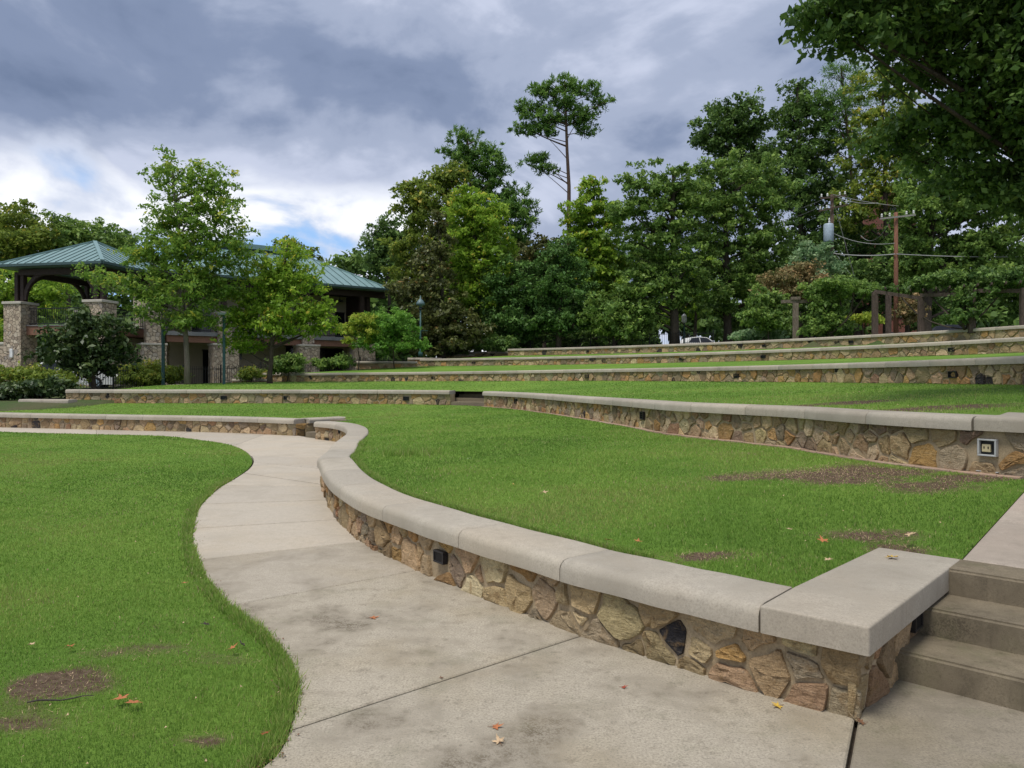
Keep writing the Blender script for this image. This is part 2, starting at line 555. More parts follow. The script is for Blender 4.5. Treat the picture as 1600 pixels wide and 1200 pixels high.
w1_px = [(1240, 1096), (1155, 1071), (1080, 1047), (1040, 1036), (980, 1015), (907, 993), (840, 965), (767, 938), (730, 922), (682, 903), (655, 890),
         (620, 874), (592, 861), (567, 846), (546, 829), (530, 814), (517, 794), (507, 768)]
w1_pts = [tuple(CORNER)] + [un(*p) for p in w1_px] + [(-2.80, 10.9), (-2.93, 11.9), (-3.18, 13.4), (-3.33, 14.6), (-3.50, 15.9), (-3.90, 17.6), (-4.55, 19.1), (-5.3, 19.95)]
W1 = Curve(catmull(w1_pts, 0.1))
W1L = Curve(catmull([(-6.2, 21.1), (-8.0, 22.05), (-10.0, 22.75), (-12.1, 23.3), (-17.3, 24.8), (-22, 26.2), (-26, 27.4)], 0.25))
W2_T = 4.504
W2C = CORNER + D_IN * W2_T
w2_pts = [tuple(W2C), (4.5, 7.23), (4.04, 8.5), (3.8, 9.95), (3.26, 11.2), (2.75, 12.4), (2.53, 13.6), (2.24, 15.3), (1.78, 17.5), (1.08, 20.3), (0.2, 23.0), (-0.95, 25.4)]
W2 = Curve(catmull(w2_pts, 0.14))
W2L = Curve(catmull([(-2.25, 26.9), (-4.5, 27.9), (-7.5, 28.5), (-11.0, 28.8), (-13.5, 28.9), (-15.6, 28.9)], 0.25))
CEN = np.array((-22.0, 14.0))


def arc(rad, a0, a1, n):
    a = np.radians(np.linspace(a0, a1, n))
    return np.stack([CEN[0] + rad * np.cos(a), CEN[1] + rad * np.sin(a)], 1)


W3 = Curve(arc(31.0, -5.3, 74.5, 160))
W4 = Curve(arc(39.5, 2.0, 66.5, 160))
W5 = Curve(arc(45.5, 6.0, 61.5, 170))

# ------------------------------------------------------------------ dry-laid looking field stone walls
PALETTE = [((0.45, 0.325, 0.18), 32), ((0.35, 0.245, 0.135), 20), ((0.44, 0.265, 0.105), 16), ((0.34, 0.265, 0.175), 12), ((0.38, 0.225, 0.125), 5),
           ((0.25, 0.185, 0.12), 7), ((0.035, 0.031, 0.031), 3), ((0.52, 0.40, 0.235), 14)]


def pick_stone(rng, bright=1.0):
    cs, ws = zip(*PALETTE)
    c = cs[rng.choices(range(len(cs)), ws)[0]]
    k = rng.uniform(0.75, 1.25) * bright
    return tuple(max(0.02, ch * k * rng.uniform(0.94, 1.06)) for ch in c) + (1.0,)


def voronoi_cells(L, H, size, gap, rng):
    """polygons of random rubble in the rectangle L x H"""
    seeds, rad = [], []
    tries = int(L * H / (size * size) * 60)
    grid = {}
    g = size * 1.5
    for _ in range(tries):
        x, y = rng.uniform(0, L), rng.uniform(-0.02, H + 0.02)
        r = size * rng.uniform(0.52, 1.12)
        ok = True
        ci = int(x // g)
        for k in (ci - 1, ci, ci + 1):
            for j in grid.get(k, ()):
                dx, dy = seeds[j][0] - x, (seeds[j][1] - y) * 1.15
                if dx * dx + dy * dy < (0.5 * (r + rad[j])) ** 2 * 1.45:
                    ok = False
                    break
            if not ok:
                break
        if ok:
            grid.setdefault(ci, []).append(len(seeds))
            seeds.append((x, y))
            rad.append(r)
    S = np.array(seeds)
    Rr = np.array(rad)
    cells = []
    for i, (x, y) in enumerate(seeds):
        poly = [(max(0, x - size * 2.2), 0.0), (min(L, x + size * 2.2), 0.0), (min(L, x + size * 2.2), H), (max(0, x - size * 2.2), H)]
        d2 = (S[:, 0] - x) ** 2 + (S[:, 1] - y) ** 2
        gg = gap * rng.uniform(0.35, 2.1)
        for j in np.argsort(d2)[1:18]:
            dx, dy = S[j, 0] - x, S[j, 1] - y
            d = math.hypot(dx, dy)
            nx, ny = dx / d, dy / d
            # power diagram: bigger stones push the joint away
            m = 0.5 * d + (Rr[i] ** 2 - Rr[j] ** 2) / (2 * d) * 0.6 - gg / 2
            m = min(max(m, 0.12 * d), 0.88 * d)
            out = []
            for k in range(len(poly)):
                a, b = poly[k], poly[(k + 1) % len(poly)]
                da = (a[0] - x) * nx + (a[1] - y) * ny - m
                db = (b[0] - x) * nx + (b[1] - y) * ny - m
                if da <= 0:
                    out.append(a)
                if da * db < 0:
                    u = da / (da - db)
                    out.append((a[0] + (b[0] - a[0]) * u, a[1] + (b[1] - a[1]) * u))
            poly = out
            if len(poly) < 3:
                break
        if len(poly) < 3:
            continue
        A = 0.5 * abs(sum(poly[k][0] * poly[(k + 1) % len(poly)][1] - poly[(k + 1) % len(poly)][0] * poly[k][1] for k in range(len(poly))))
        if A < 0.0016:
            continue
        cells.append(poly)
    return cells


def stones_on(parent, curve, s0, s1, zb, hs, size, gap, proud, seed, fine=False, holes=(), bright=1.0, dark_at=()):
    """zb(s): foot of the wall; hs: height of the stonework; holes: (s centre, z centre, half width, half height) kept free for lights"""
    rng = random.Random(seed)
    L = s1 - s0
    made = 0
    for poly in voronoi_cells(L, hs, size, gap, rng):
        cx = sum(p[0] for p in poly) / len(poly)
        cy = sum(p[1] for p in poly) / len(poly)
        if any(abs(cx + s0 - h[0]) < h[2] + 0.02 and abs(cy - h[1]) < h[3] + 0.03 for h in holes):
            continue
        # chipped corners
        pts = []
        n = len(poly)
        for k in range(n):
            a, b = poly[k], poly[(k + 1) % n]
            e = math.hypot(b[0] - a[0], b[1] - a[1])
            if e < 0.012:
                continue
            q = rng.uniform(0.05, 0.15)
            pts.append((a[0] + (b[0] - a[0]) * q, a[1] + (b[1] - a[1]) * q))
            if e > 0.07:
                j = 0.5 + rng.uniform(-0.14, 0.14)
                nx, ny = (b[1] - a[1]) / e, -(b[0] - a[0]) / e
                w_ = e * rng.uniform(-0.10, 0.055)
                pts.append((a[0] + (b[0] - a[0]) * j + nx * w_, a[1] + (b[1] - a[1]) * j + ny * w_))
            q = rng.uniform(0.85, 0.95)
            pts.append((a[0] + (b[0] - a[0]) * q, a[1] + (b[1] - a[1]) * q))
        n = len(pts)
        if n < 4:
            continue
        pr = proud * rng.uniform(0.45, 1.3)
        tx, ty = rng.uniform(-0.09, 0.09), rng.uniform(-0.10, 0.10)
        rings = [(1.0, -0.02), (1.0, pr * 0.62), (0.955, pr * 0.93)] + ([(0.72, pr), (0.40, pr * 1.04)] if fine else [(0.66, pr)])
        V, D, idx = [], [], []
        for ri, (sc, dp) in enumerate(rings):
            for (x, y) in pts:
                xx, yy = cx + (x - cx) * sc, cy + (y - cy) * sc
                jit = 0.0 if ri == 0 else rng.uniform(-1, 1) * proud * (0.14 if ri == 1 else 0.34)
                V.append((xx, yy))
                D.append(dp + jit + (0 if ri == 0 else (xx - cx) * tx + (yy - cy) * ty))
        V.append((cx, cy)); D.append(pr * rng.uniform(0.9, 1.2))
        V = np.array(V)
        s = np.clip(V[:, 0] + s0, s0 - 0.02, s1 + 0.02)
        base = curve.at(s)
        nrm = curve.at(s, 1.0) - base
        xy = base + nrm * np.array(D)[:, None]
        z = np.array([zb(q) for q in s]) + V[:, 1]
        faces = []
        nr = len(rings)
        for ri in range(nr - 1):
            for k in range(n):
                k2 = (k + 1) % n
                faces.append((ri * n + k, (ri + 1) * n + k, (ri + 1) * n + k2, ri * n + k2))
        c = nr * n
        for k in range(n):
            faces.append(((nr - 1) * n + k, c, (nr - 1) * n + (k + 1) % n))
        # curve parameter runs to the left seen from the front, so flip for outward normals when needed
        me = mesh('stone', np.column_stack([xy, z]), faces)
        o = link('stone', me, M['stone'], parent, smooth=True)
        me.set_sharp_from_angle(angle=R(38))
        o.color = pick_stone(rng, bright)
        while o.color[0] < 0.08 and any(abs(cx + s0 - h[0]) < 1.3 for h in holes):
            o.color = pick_stone(rng, bright)
        if any(math.hypot(cx + s0 - d[0], cy - d[1]) < d[2] for d in dark_at):
            o.color = (0.030, 0.028, 0.031, 1)
        made += 1
    return made


def sweep(curve, s0, s1, prof, ztop, step, end_in=0.0):
    """sweep a closed profile of (offset, dz) along the curve from s0 to s1; returns verts, faces"""
    n = max(2, int((s1 - s0) / step) + 1)
    ss = list(np.linspace(s0, s1, n))
    if end_in > 0:
        ss = [s0, s0 + end_in] + [q for q in ss if s0 + 1.5 * end_in < q < s1 - 1.5 * end_in] + [s1 - end_in, s1]
    vs, fs = [], []
    m = len(prof)
    for i, s in enumerate(ss):
        inset = end_in if (end_in > 0 and i in (0, len(ss) - 1)) else 0.0
        b = curve.at(s)
        nn = curve.at(s, 1.0) - b
        zt = ztop(s)
        uc = sum(p[0] for p in prof) / m
        for (u, dz) in prof:
            uu = u - (0.8 * inset if u > uc else -0.8 * inset)
            dd = dz - (0.8 * inset if dz > -0.05 else 0.0)
            vs.append((b[0] + nn[0] * uu, b[1] + nn[1] * uu, zt + dd))
    for i in range(len(ss) - 1):
        for k in range(m):
            k2 = (k + 1) % m
            fs.append((i * m + k, i * m + k2, (i + 1) * m + k2, (i + 1) * m + k))
    fs.append(tuple(range(m - 1, -1, -1)))
    fs.append(tuple((len(ss) - 1) * m + k for k in range(m)))
    return vs, fs


CAP_H = 0.14
CAP_PROF = [(-0.39, -CAP_H), (-0.39, -0.02), (-0.375, -0.003), (-0.35, 0.0), (0.008, 0.0), (0.048, -0.009), (0.074, -0.031), (0.085, -0.06), (0.085, -CAP_H)]
CAP_PROF = CAP_PROF[::-1]


def wall_core(parent, curve, zb, zt, s0=0.0, s1=None, step=0.25, thick=0.34, name='mortar'):
    s1 = curve.L if s1 is None else s1
    n = max(2, int((s1 - s0) / step) + 1)
    vs, fs = [], []
    ss = np.linspace(s0, s1, n)
    f = curve.at(ss)
    bk = curve.at(ss, -thick)
    for i, s in enumerate(ss):
        z0, z1 = zb(s) - 0.25, zt(s) - CAP_H + 0.004
        vs += [(f[i][0], f[i][1], z0), (f[i][0], f[i][1], z1), (bk[i][0], bk[i][1], z1), (bk[i][0], bk[i][1], z0)]
    for i in range(n - 1):
        for k in range(4):
            k2 = (k + 1) % 4
            fs.append((i * 4 + k, (i + 1) * 4 + k, (i + 1) * 4 + k2, i * 4 + k2))
    fs += [(0, 1, 2, 3), ((n - 1) * 4 + 3, (n - 1) * 4 + 2, (n - 1) * 4 + 1, (n - 1) * 4)]
    return link(name, mesh(name, vs, fs), M['mortar'], parent)


def caps(parent, curve, zt, joints, step=0.12, gap=0.006):
    for a, b in zip(joints[:-1], joints[1:]):
        v, f = sweep(curve, a + gap / 2, b - gap / 2, CAP_PROF, zt, step, 0.004)
        o = link('cap_stone', mesh('cap_stone', v, f), M['cap'], parent, smooth=True)
        o.data.set_sharp_from_angle(angle=R(42))


def end_block(parent, poly, ztop, name='cap_stone', mat='cap', h=CAP_H, bev=0.03):
    bm = bmesh.new()
    lo = [bm.verts.new((x, y, ztop - h)) for x, y in poly]
    hi = [bm.verts.new((x, y, ztop)) for x, y in poly]
    n = len(poly)
    bm.faces.new(lo[::-1])
    bm.faces.new(hi)
    for i in range(n):
        bm.faces.new((lo[i], lo[(i + 1) % n], hi[(i + 1) % n], hi[i]))
    bm.normal_update()
    bmesh.ops.recalc_face_normals(bm, faces=bm.faces)
    es = [e for e in bm.edges if (e.verts[0].co.z > ztop - 1e-4 and e.verts[1].co.z > ztop - 1e-4)]
    ve = [e for e in bm.edges if abs(e.verts[0].co.z - e.verts[1].co.z) > h * 0.5]
    bmesh.ops.bevel(bm, geom=es + ve, offset=bev, segments=4, profile=0.55, affect='EDGES', clamp_overlap=True)
    me = bpy.data.meshes.new(name)
    bm.to_mesh(me)
    bm.free()
    o = link(name, me, M[mat], parent, smooth=True)
    me.set_sharp_from_angle(angle=R(50))
    return o


def joint_list(L, lens, rng, start=0.0):
    out = [start]
    while out[-1] < L - 0.5:
        out.append(out[-1] + lens * rng.uniform(0.93, 1.07))
    out[-1] = L
    return out


def const(v):
    return lambda s: v


# ---- the near wall (wall 1) with its return beside the stair
Z1 = 0.48
wall1 = empty('stone_wall', (CORNER[0], CORNER[1], 0), 'low curving field stone wall beside the path, ending in the large corner cap', 'wall')
RET = 1.70
RETC = Curve([tuple(CORNER + D_IN * RET), tuple(CORNER + D_IN * RET * 0.5), tuple(CORNER)])
wall_core(wall1, W1, const(0), const(Z1), 0.33, None, 0.1)
# corner pier core: front face + side return in one prism
F1 = W1.at(1.0); F1n = W1.at(1.0, -0.34)
mb = MB()
a0, a1 = CORNER, CORNER + D_IN * RET
inn = D_R * -0.36
mb.prism([tuple(a0), tuple(a1), tuple(a1 + inn), tuple(W1.at(0.36, -0.34)), tuple(W1.at(0.36))], -0.25, Z1 - CAP_H + 0.003)
mb.build('mortar', M['mortar'], wall1)
LIGHT1_S = W1.nearest(un(703, 905))
stones_on(wall1, W1, -0.028, W1.L, const(-0.015), Z1 - CAP_H + 0.012, 0.205, 0.024, 0.027, 11, True, holes=[(LIGHT1_S, 0.20, 0.08, 0.05)],
          dark_at=[(W1.nearest(un(1045, 1040)), 0.20, 0.10), (W1.nearest(un(1112, 1058)), 0.20, 0.09), (W1.nearest(un(985, 1017)), 0.31, 0.07)])
stones_on(wall1, RETC, 0.0, RET + 0.026, const(-0.015), Z1 - CAP_H + 0.012, 0.205, 0.022, 0.021, 23, True, holes=[(RET - 0.90, 0.25, 0.09, 0.06)])
J0 = W1.nearest(un(1193, 1095))
jp = [W1.nearest(W1.at(W1.nearest(un(px, py, Z1)))) for px, py in ((1193, 945), (900, 872), (717, 826), (607, 790))]
js = list(jp)
while js[-1] < W1.L - 0.9:
    js.append(js[-1] + 1.42)
js[-1] = W1.L + 0.0
caps(wall1, W1, const(Z1), js, 0.08, 0.007)
fo, so, bo = 0.085, 0.085, 0.39
e1 = CORNER + D_R * so
tan = (W1.at(0.3) - W1.at(0.0)); tan /= np.linalg.norm(tan)
nrm0 = np.array((-tan[1], tan[0]))
pc = CORNER + nrm0 * fo + D_R * so                      # outer corner of the cap
j_f = W1.at(js[0] - 0.004, fo)
j_b = W1.at(js[0] - 0.004, -bo)
back_r = CORNER + D_IN * RET + D_R * so
back_l = back_r - D_R * 0.50
inner = CORNER + D_IN * 0.62 - D_R * (0.50 - so)
# where the block's inner side meets the wall's inner side
end_block(wall1, [tuple(pc), tuple(back_r), tuple(back_l), tuple(j_b + (back_l - j_b) * 0.02), tuple(j_b), tuple(j_f)], Z1, bev=0.046)

# ---- wall 1 beyond the small stair, along the far bend of the path
wall1l = empty('stone_wall', (*W1L.p[0], 0), 'low field stone wall along the far bend of the path, left of the small stair', 'wall')
wall_core(wall1l, W1L, const(0), const(Z1), 0.0, None, 0.4)
stones_on(wall1l, W1L, 0, W1L.L - 4, const(-0.01), Z1 - CAP_H + 0.01, 0.24, 0.03, 0.03, 31)
caps(wall1l, W1L, const(Z1), joint_list(W1L.L, 1.5, random.Random(4)), 0.3)
RL = np.array((0.66, 0.75))
ret1l = Curve([tuple(W1L.p[0] + RL * 1.7), tuple(W1L.p[0])])
wall_core(wall1l, Curve([tuple(W1L.p[0] + RL * 1.7), tuple(W1L.p[0] + RL * 0.35)]), const(0), const(Z1))
stones_on(wall1l, ret1l, 0.0, 1.7, const(-0.01), Z1 - CAP_H + 0.01, 0.22, 0.03, 0.03, 33)
v, f = sweep(ret1l, 0.0, 1.30, CAP_PROF, const(Z1 - 0.0005), 0.3, 0.004)
link('cap_stone', mesh('cap_stone', v, f), M['cap'], wall1l)

# ---- wall 2
Z2 = lambda s: 1.285 - 0.085 * min(1.0, s / 12.0)
B2 = lambda s: 0.715 - 0.045 * min(1.0, s / 12.0)
H2 = 0.56 - CAP_H + 0.005
wall2 = empty('stone_wall', (*W2.p[0], 0.6), 'tall field stone terrace wall with reddish paver edging behind the near lawn', 'wall')
wall_core(wall2, W2, B2, Z2, 0.0, None, 0.14)
BOX2_S = W2.nearest(un(1540, 745, 0.70))
L2 = [W2.nearest(un(998, 672, 0.67)), W2.nearest(un(797, 640, 0.67))]
stones_on(wall2, W2, -0.028, W2.L, B2, H2, 0.225, 0.026, 0.026, 41, True,
          holes=[(BOX2_S, 0.26, 0.09, 0.09)] + [(q, 0.25, 0.08, 0.07) for q in L2])
ret2 = Curve([tuple(W2C + D_IN * RET), tuple(W2C)])
wall_core(wall2, Curve([tuple(W2C + D_IN * RET), tuple(W2C + D_IN * 0.36)]), const(0.7), const(1.285))
stones_on(wall2, ret2, 0.0, RET, const(0.70), H2, 0.23, 0.026, 0.034, 43, True)
j2 = [0.42] + [0.42 + 1.25 * k for k in range(1, 30)]
j2 = [q for q in j2 if q < W2.L - 0.7] + [W2.L]
caps(wall2, W2, Z2, j2, 0.12)
tan = (W2.at(0.3) - W2.at(0.0)); tan /= np.linalg.norm(tan)
n2 = np.array((-tan[1], tan[0]))
pc2 = W2C + n2 * fo + D_R * so
b2r = W2C + D_IN * RET + D_R * so
end_block(wall2, [tuple(pc2), tuple(b2r), tuple(b2r - D_R * 0.5), tuple(W2.at(0.415, -bo)), tuple(W2.at(0.415, fo))], 1.285, bev=0.046)

wall2l = empty('stone_wall', (*W2L.p[0], 0.6), 'field stone terrace wall across the middle distance, left of the small stair', 'wall')
Z2L, B2L = 1.205, 0.665
wall_core(wall2l, W2L, const(B2L), const(Z2L), 0, None, 0.4)
L2L = [W2L.nearest(un(637, 632, 0.66)), W2L.nearest(un(361, 630, 0.66)), W2L.nearest(un(452, 630, 0.66))]
stones_on(wall2l, W2L, 0, W2L.L, const(B2L), Z2L - B2L - CAP_H, 0.26, 0.03, 0.035, 47, holes=[(q, 0.22, 0.1, 0.08) for q in L2L])
caps(wall2l, W2L, const(Z2L), joint_list(W2L.L, 1.5, random.Random(5)), 0.3)

# ---- walls 3, 4, 5: long concentric arcs
Z3 = lambda s: 2.045 - 0.10 * max(0.0, (s - 22) / 22.0)
B3 = lambda s: Z3(s) - 0.51
Z4, Z5 = 2.97, 3.80
arcs = []
for cv, zt, zb, lab, sd, nl in ((W3, Z3, B3, 'third field stone terrace wall counted up from the path', 51, 6),
                               (W4, const(Z4), const(Z4 - 0.5), 'fourth field stone terrace wall counted up from the path, second from the top', 61, 7),
                               (W5, const(Z5), const(Z5 - 0.5), 'topmost and farthest field stone terrace wall, just below the trees', 71, 8)):
    e = empty('stone_wall', (*cv.p[0], zb(0)), lab, 'wall')
    wall_core(e, cv, zb, zt, 0, None, 0.5)
    stones_on(e, cv, 0, cv.L, zb, 0.51 - CAP_H + 0.004, 0.27 if sd < 60 else 0.30, 0.03, 0.035, sd)
    caps(e, cv, zt, joint_list(cv.L, 1.55, random.Random(sd)), 0.4)
    arcs.append(e)


# ---- cheek walls stepping down at the far left ends of the terraces
def cheek(label, px0, px1, row, depth0, depth1, h, seed):
    """short wall between two photo columns; its cap top shows at this row"""
    p0, p1 = at(px1, row, depth1), at(px0, row, depth0)
    zt = 0.5 * (p0[2] + p1[2])
    cv = Curve(np.linspace(p0[:2], p1[:2], 6))
    e = empty('cheek_wall', (p0[0], p0[1], zt - h), label, 'wall')
    wall_core(e, cv, const(zt - h), const(zt), 0, None, 0.5)
    stones_on(e, cv, 0, cv.L, const(zt - h), h - CAP_H, 0.27, 0.03, 0.03, seed)
    caps(e, cv, const(zt), joint_list(cv.L, 1.9, random.Random(seed)), 0.4)
    return e


cheek('raised stone cheek wall at the far left end of the second terrace wall', 104, 198, 608.5, 29.4, 29.2, 0.60, 81)
cheek('short stone cheek wall one step below, beside the dark shrubs', 31, 109, 624, 28.6, 28.2, 0.38, 82)
cheek('lowest short stone cheek wall cut by the photo edge', -40, 36, 634, 27.6, 27.4, 0.32, 83)
cheek('stone cheek wall at the end of the third terrace wall, under the small tree', 409, 456, 582.5, 45.2, 44.6, 0.50, 84)
cheek('low stone cheek wall in front of the wide stone pillar and a shrub', 363, 421, 592, 43.5, 43.5, 0.36, 85)
cheek('thin stone cheek wall before the clipped hedge behind the second terrace', 254, 300, 600, 42.5, 42.5, 0.30, 86)
cheek('stone cheek wall below the round green bush', 557, 652, 564.5, 48.5, 49.5, 0.52, 87)
cheek('stone cheek wall at the end of the fourth terrace wall', 637, 690, 559, 52.5, 52.5, 0.45, 88)
cheek('upper stone cheek wall below the brown evergreen', 683, 742, 553, 55.0, 55.5, 0.42, 89)
cheek('highest stone cheek wall where the top terrace wall begins', 732, 800, 549.5, 55.8, 55.8, 0.40, 90)

# ------------------------------------------------------------------ terrain
CTRL = np.array([
    (9, 54, 3.7), (20, 40, 3.78), (30, 28, 3.85), (2, 60, 3.6), (40, 60, 3.9), (20, 80, 3.9), (4, 90, 3.6), (60, 120, 4.0), (-6, 62, 2.7), (24, 55, 3.85),
    (-10, 66, 2.2), (-9.5, 52, 1.9), (-14, 48, 1.45), (-20, 44, 1.2), (-25, 45, 1.15), (-40, 42, 1.0), (-28, 33, 0.75), (-22, 31, 0.75), (-18, 34, 0.95), (-17, 38, 1.1),
    (-30, 80, 1.3), (-60, 60, 1.0), (-30, 10, -0.2), (0, 0, -0.2), (-20, 15, -0.2), (10, -5, -0.2), (-8, 8, -0.2), (-3, 16, -0.2), (-14, 20, -0.2), (3, 2, -0.2), (-26, 22, -0.2),
    (0, 25, 0.3), (9, 20, 0.9), (-5, 35, 0.8), (6, 4, 0.2), (9, 8, 0.7), (12, 12, 1.4), (17, 18, 2.2), (22, 23, 3.0), (14, 4, 0.8), (25, 12, 2.2), (40, 20, 3.5),
    (150, 300, 5), (-150, 300, 2), (0, 400, 4), (-150, 0, 0), (150, 0, 3), (0, -100, -0.2), (-100, -100, -0.2), (100, -100, 0.5)], float)


def gz(x, y):
    x, y = np.atleast_1d(np.asarray(x, float)), np.atleast_1d(np.asarray(y, float))
    d2 = (x[:, None] - CTRL[None, :, 0]) ** 2 + (y[:, None] - CTRL[None, :, 1]) ** 2 + 0.5
    wgt = d2 ** -1.6
    z = (wgt * CTRL[None, :, 2]).sum(1) / wgt.sum(1)
    r = np.hypot(x - CEN[0], y - CEN[1])
    a = np.degrees(np.arctan2(y - CEN[1], x - CEN[0]))
    sect = np.interp(r, [0, 24, 28, 31, 39.5, 45.4, 45.6], [-0.25, -0.25, 0.3, 1.1, 2.1, 3.0, 99])
    z = np.where((a > -100) & (a < 66), np.minimum(z, sect), z)
    return z


def gz1(x, y):
    return float(gz(x, y)[0])


ax = np.concatenate([np.linspace(-400, -60, 18)[:-1], np.linspace(-60, 60, 121), np.linspace(60, 400, 18)[1:]])
ay = np.concatenate([np.linspace(-200, -10, 8)[:-1], np.linspace(-10, 110, 121), np.linspace(110, 900, 22)[1:]])
GX, GY = np.meshgrid(ax, ay)
GZ = gz(GX.ravel(), GY.ravel())
nx, ny = len(ax), len(ay)
fs = [(j * nx + i, j * nx + i + 1, (j + 1) * nx + i + 1, (j + 1) * nx + i) for j in range(ny - 1) for i in range(nx - 1)]
g = link('ground', mesh('ground', np.column_stack([GX.ravel(), GY.ravel(), GZ]), fs), M['ground'], smooth=True)
tag(g, 'rough ground with mulch and thin grass under the trees', 'ground', kind='structure')


def inside(poly, x, y):
    poly = np.asarray(poly)
    c = np.zeros(len(x), bool)
    px, py = poly[:, 0], poly[:, 1]
    j = len(poly) - 1
    for i in range(len(poly)):
        cond = (py[i] > y) != (py[j] > y)
        with np.errstate(divide='ignore', invalid='ignore'):
            xi = (px[j] - px[i]) * (y - py[i]) / (py[j] - py[i]) + px[i]
        c ^= cond & (x < xi)
        j = i
    return c


def dist_to(pts, x, y):
    P = np.asarray(pts)
    out = np.empty(len(x))
    for k in range(0, len(x), 4000):
        d = (x[k:k + 4000, None] - P[None, :, 0]) ** 2 + (y[k:k + 4000, None] - P[None, :, 1]) ** 2
        out[k:k + 4000] = np.sqrt(d.min(1))
    return out


_rng = np.random.default_rng(7)
_gridn = {}


def vnoise(x, y, sc, seed=0):
    """value noise for scattering"""
    if seed not in _gridn:
        _gridn[seed] = np.random.default_rng(seed).random((256, 256))
    G = _gridn[seed]
    u, v = x * sc + 1000, y * sc + 1000
    i, j = np.floor(u).astype(int), np.floor(v).astype(int)
    fu, fv = u - i, v - j
    fu, fv = fu * fu * (3 - 2 * fu), fv * fv * (3 - 2 * fv)
    i0, i1, j0, j1 = i % 256, (i + 1) % 256, j % 256, (j + 1) % 256
    return (G[i0, j0] * (1 - fu) * (1 - fv) + G[i1, j0] * fu * (1 - fv) + G[i0, j1] * (1 - fu) * fv + G[i1, j1] * fu * fv)


def fbm(x, y, sc, seed=0):
    return 0.55 * vnoise(x, y, sc, seed) + 0.3 * vnoise(x, y, sc * 2.3, seed + 1) + 0.15 * vnoise(x, y, sc * 5.1, seed + 2)


# bare patches: (x, y, rx, ry, strength)
def dpx(px, py, z, rx, ry, s):
    p = un(px, py, z)
    return (p[0], p[1], rx, ry, s)


DIRT = [dpx(95, 1070, 0, 0.24, 0.17, 1.15), dpx(205, 1022, 0, 0.40, 0.14, 0.65), dpx(330, 1030, 0, 0.28, 0.10, 0.6), dpx(40, 1130, 0, 0.3, 0.14, 0.55), dpx(310, 1155, 0, 0.14, 0.07, 0.75),
        dpx(290, 965, 0, 0.25, 0.10, 0.5), dpx(1330, 748, 0.62, 0.55, 0.42, 1.5), dpx(1230, 745, 0.6, 0.5, 0.22, 0.9), dpx(1170, 748, 0.6, 0.45, 0.18, 0.7), dpx(1350, 830, 0.52, 0.35, 0.16, 0.9),
        dpx(1090, 862, 0.5, 0.3, 0.11, 0.9), dpx(1540, 755, 0.66, 0.5, 0.2, 0.9), dpx(1450, 770, 0.6, 0.4, 0.25, 0.7), dpx(1400, 850, 0.5, 0.2, 0.16, 0.8), dpx(1310, 632, 1.27, 0.9, 0.35, 0.9), dpx(1480, 636, 1.3, 0.9, 0.4, 0.8),
        dpx(1180, 700, 0.58, 0.5, 0.2, 0.3)]


def dirt_at(x, y):
    d = np.zeros(len(x))
    for (cx, cy, rx, ry, s) in DIRT:
        q = ((x - cx) / rx) ** 2 + ((y - cy) / ry) ** 2
        d = np.maximum(d, s * np.exp(-q * 0.8))
    n = 0.55 * fbm(x, y, 1.9, 40) + 0.45 * fbm(x, y, 6.5, 44)
    d = d * np.clip(-0.75 + 3.5 * n, 0.05, 1.8)
    d += np.clip((fbm(x, y, 0.8, 50) - 0.66) * 2.2, 0, 0.35)
    return d


def surface(name, poly, zfun, mat, label, cat, fine=(), coarse=0.6, near=None):
    """lawn sheet inside a plan polygon, denser near the camera, with the bare patches as an attribute"""
    poly = np.asarray(poly, float)
    keep = [0]
    for i in range(1, len(poly)):
        if np.hypot(*(poly[i] - poly[keep[-1]])) > 0.05:
            keep.append(i)
    poly = poly[keep]
    lo, hi = poly.min(0), poly.max(0)
    pts = []
    for (y0, y1, st) in ((-20, 7.5, 0.13), (7.5, 14, 0.3), (14, 30, 0.7), (30, 80, 1.2)):
        a, b = max(lo[1], y0), min(hi[1], y1)
        if b <= a:
            continue
        gx = np.arange(lo[0], hi[0], st)
        gy = np.arange(a, b, st)
        X, Y = np.meshgrid(gx, gy)
        X, Y = X.ravel() + _rng.uniform(-.2, .2, X.size) * st, Y.ravel() + _rng.uniform(-.2, .2, X.size) * st
        k = inside(poly, X, Y) & (dist_to(poly, X, Y) > st * 0.35)
        pts.append(np.column_stack([X[k], Y[k]]))
    allp = np.vstack([poly] + pts)
    n = len(poly)
    res = delaunay_2d_cdt([Vector(p) for p in allp], [(i, (i + 1) % n) for i in range(n)], [list(range(n))], 1, 1e-5)
    v = np.array([tuple(p) for p in res[0]])
    z = zfun(v[:, 0], v[:, 1])
    faces = [tuple(f) for f in res[2]]
    nv = len(v)
    vv = np.column_stack([v, z])
    # a short skirt into the soil along the rim
    me = mesh(name, vv, faces)
    a = me.attributes.new('dirt', 'FLOAT', 'POINT')
    a.data.foreach_set('value', dirt_at(v[:, 0], v[:, 1]).astype(np.float32))
    o = link(name, me, mat, smooth=True)
    return tag(o, label, cat, kind='structure')


# near lawn (left)
near_poly = np.vstack([LAWN, [(-40, 29.5), (-40, -6), (-2.2, -6)]])
znear = lambda x, y: -0.012 + 0.02 * np.clip(dist_to(LAWN, x, y) / 0.5, 0, 1) + 0.03 * (fbm(x, y, 0.5, 60) - 0.5)
surface('lawn', near_poly, znear, M['lawn'], 'near lawn left of the path with bare patches', 'lawn')

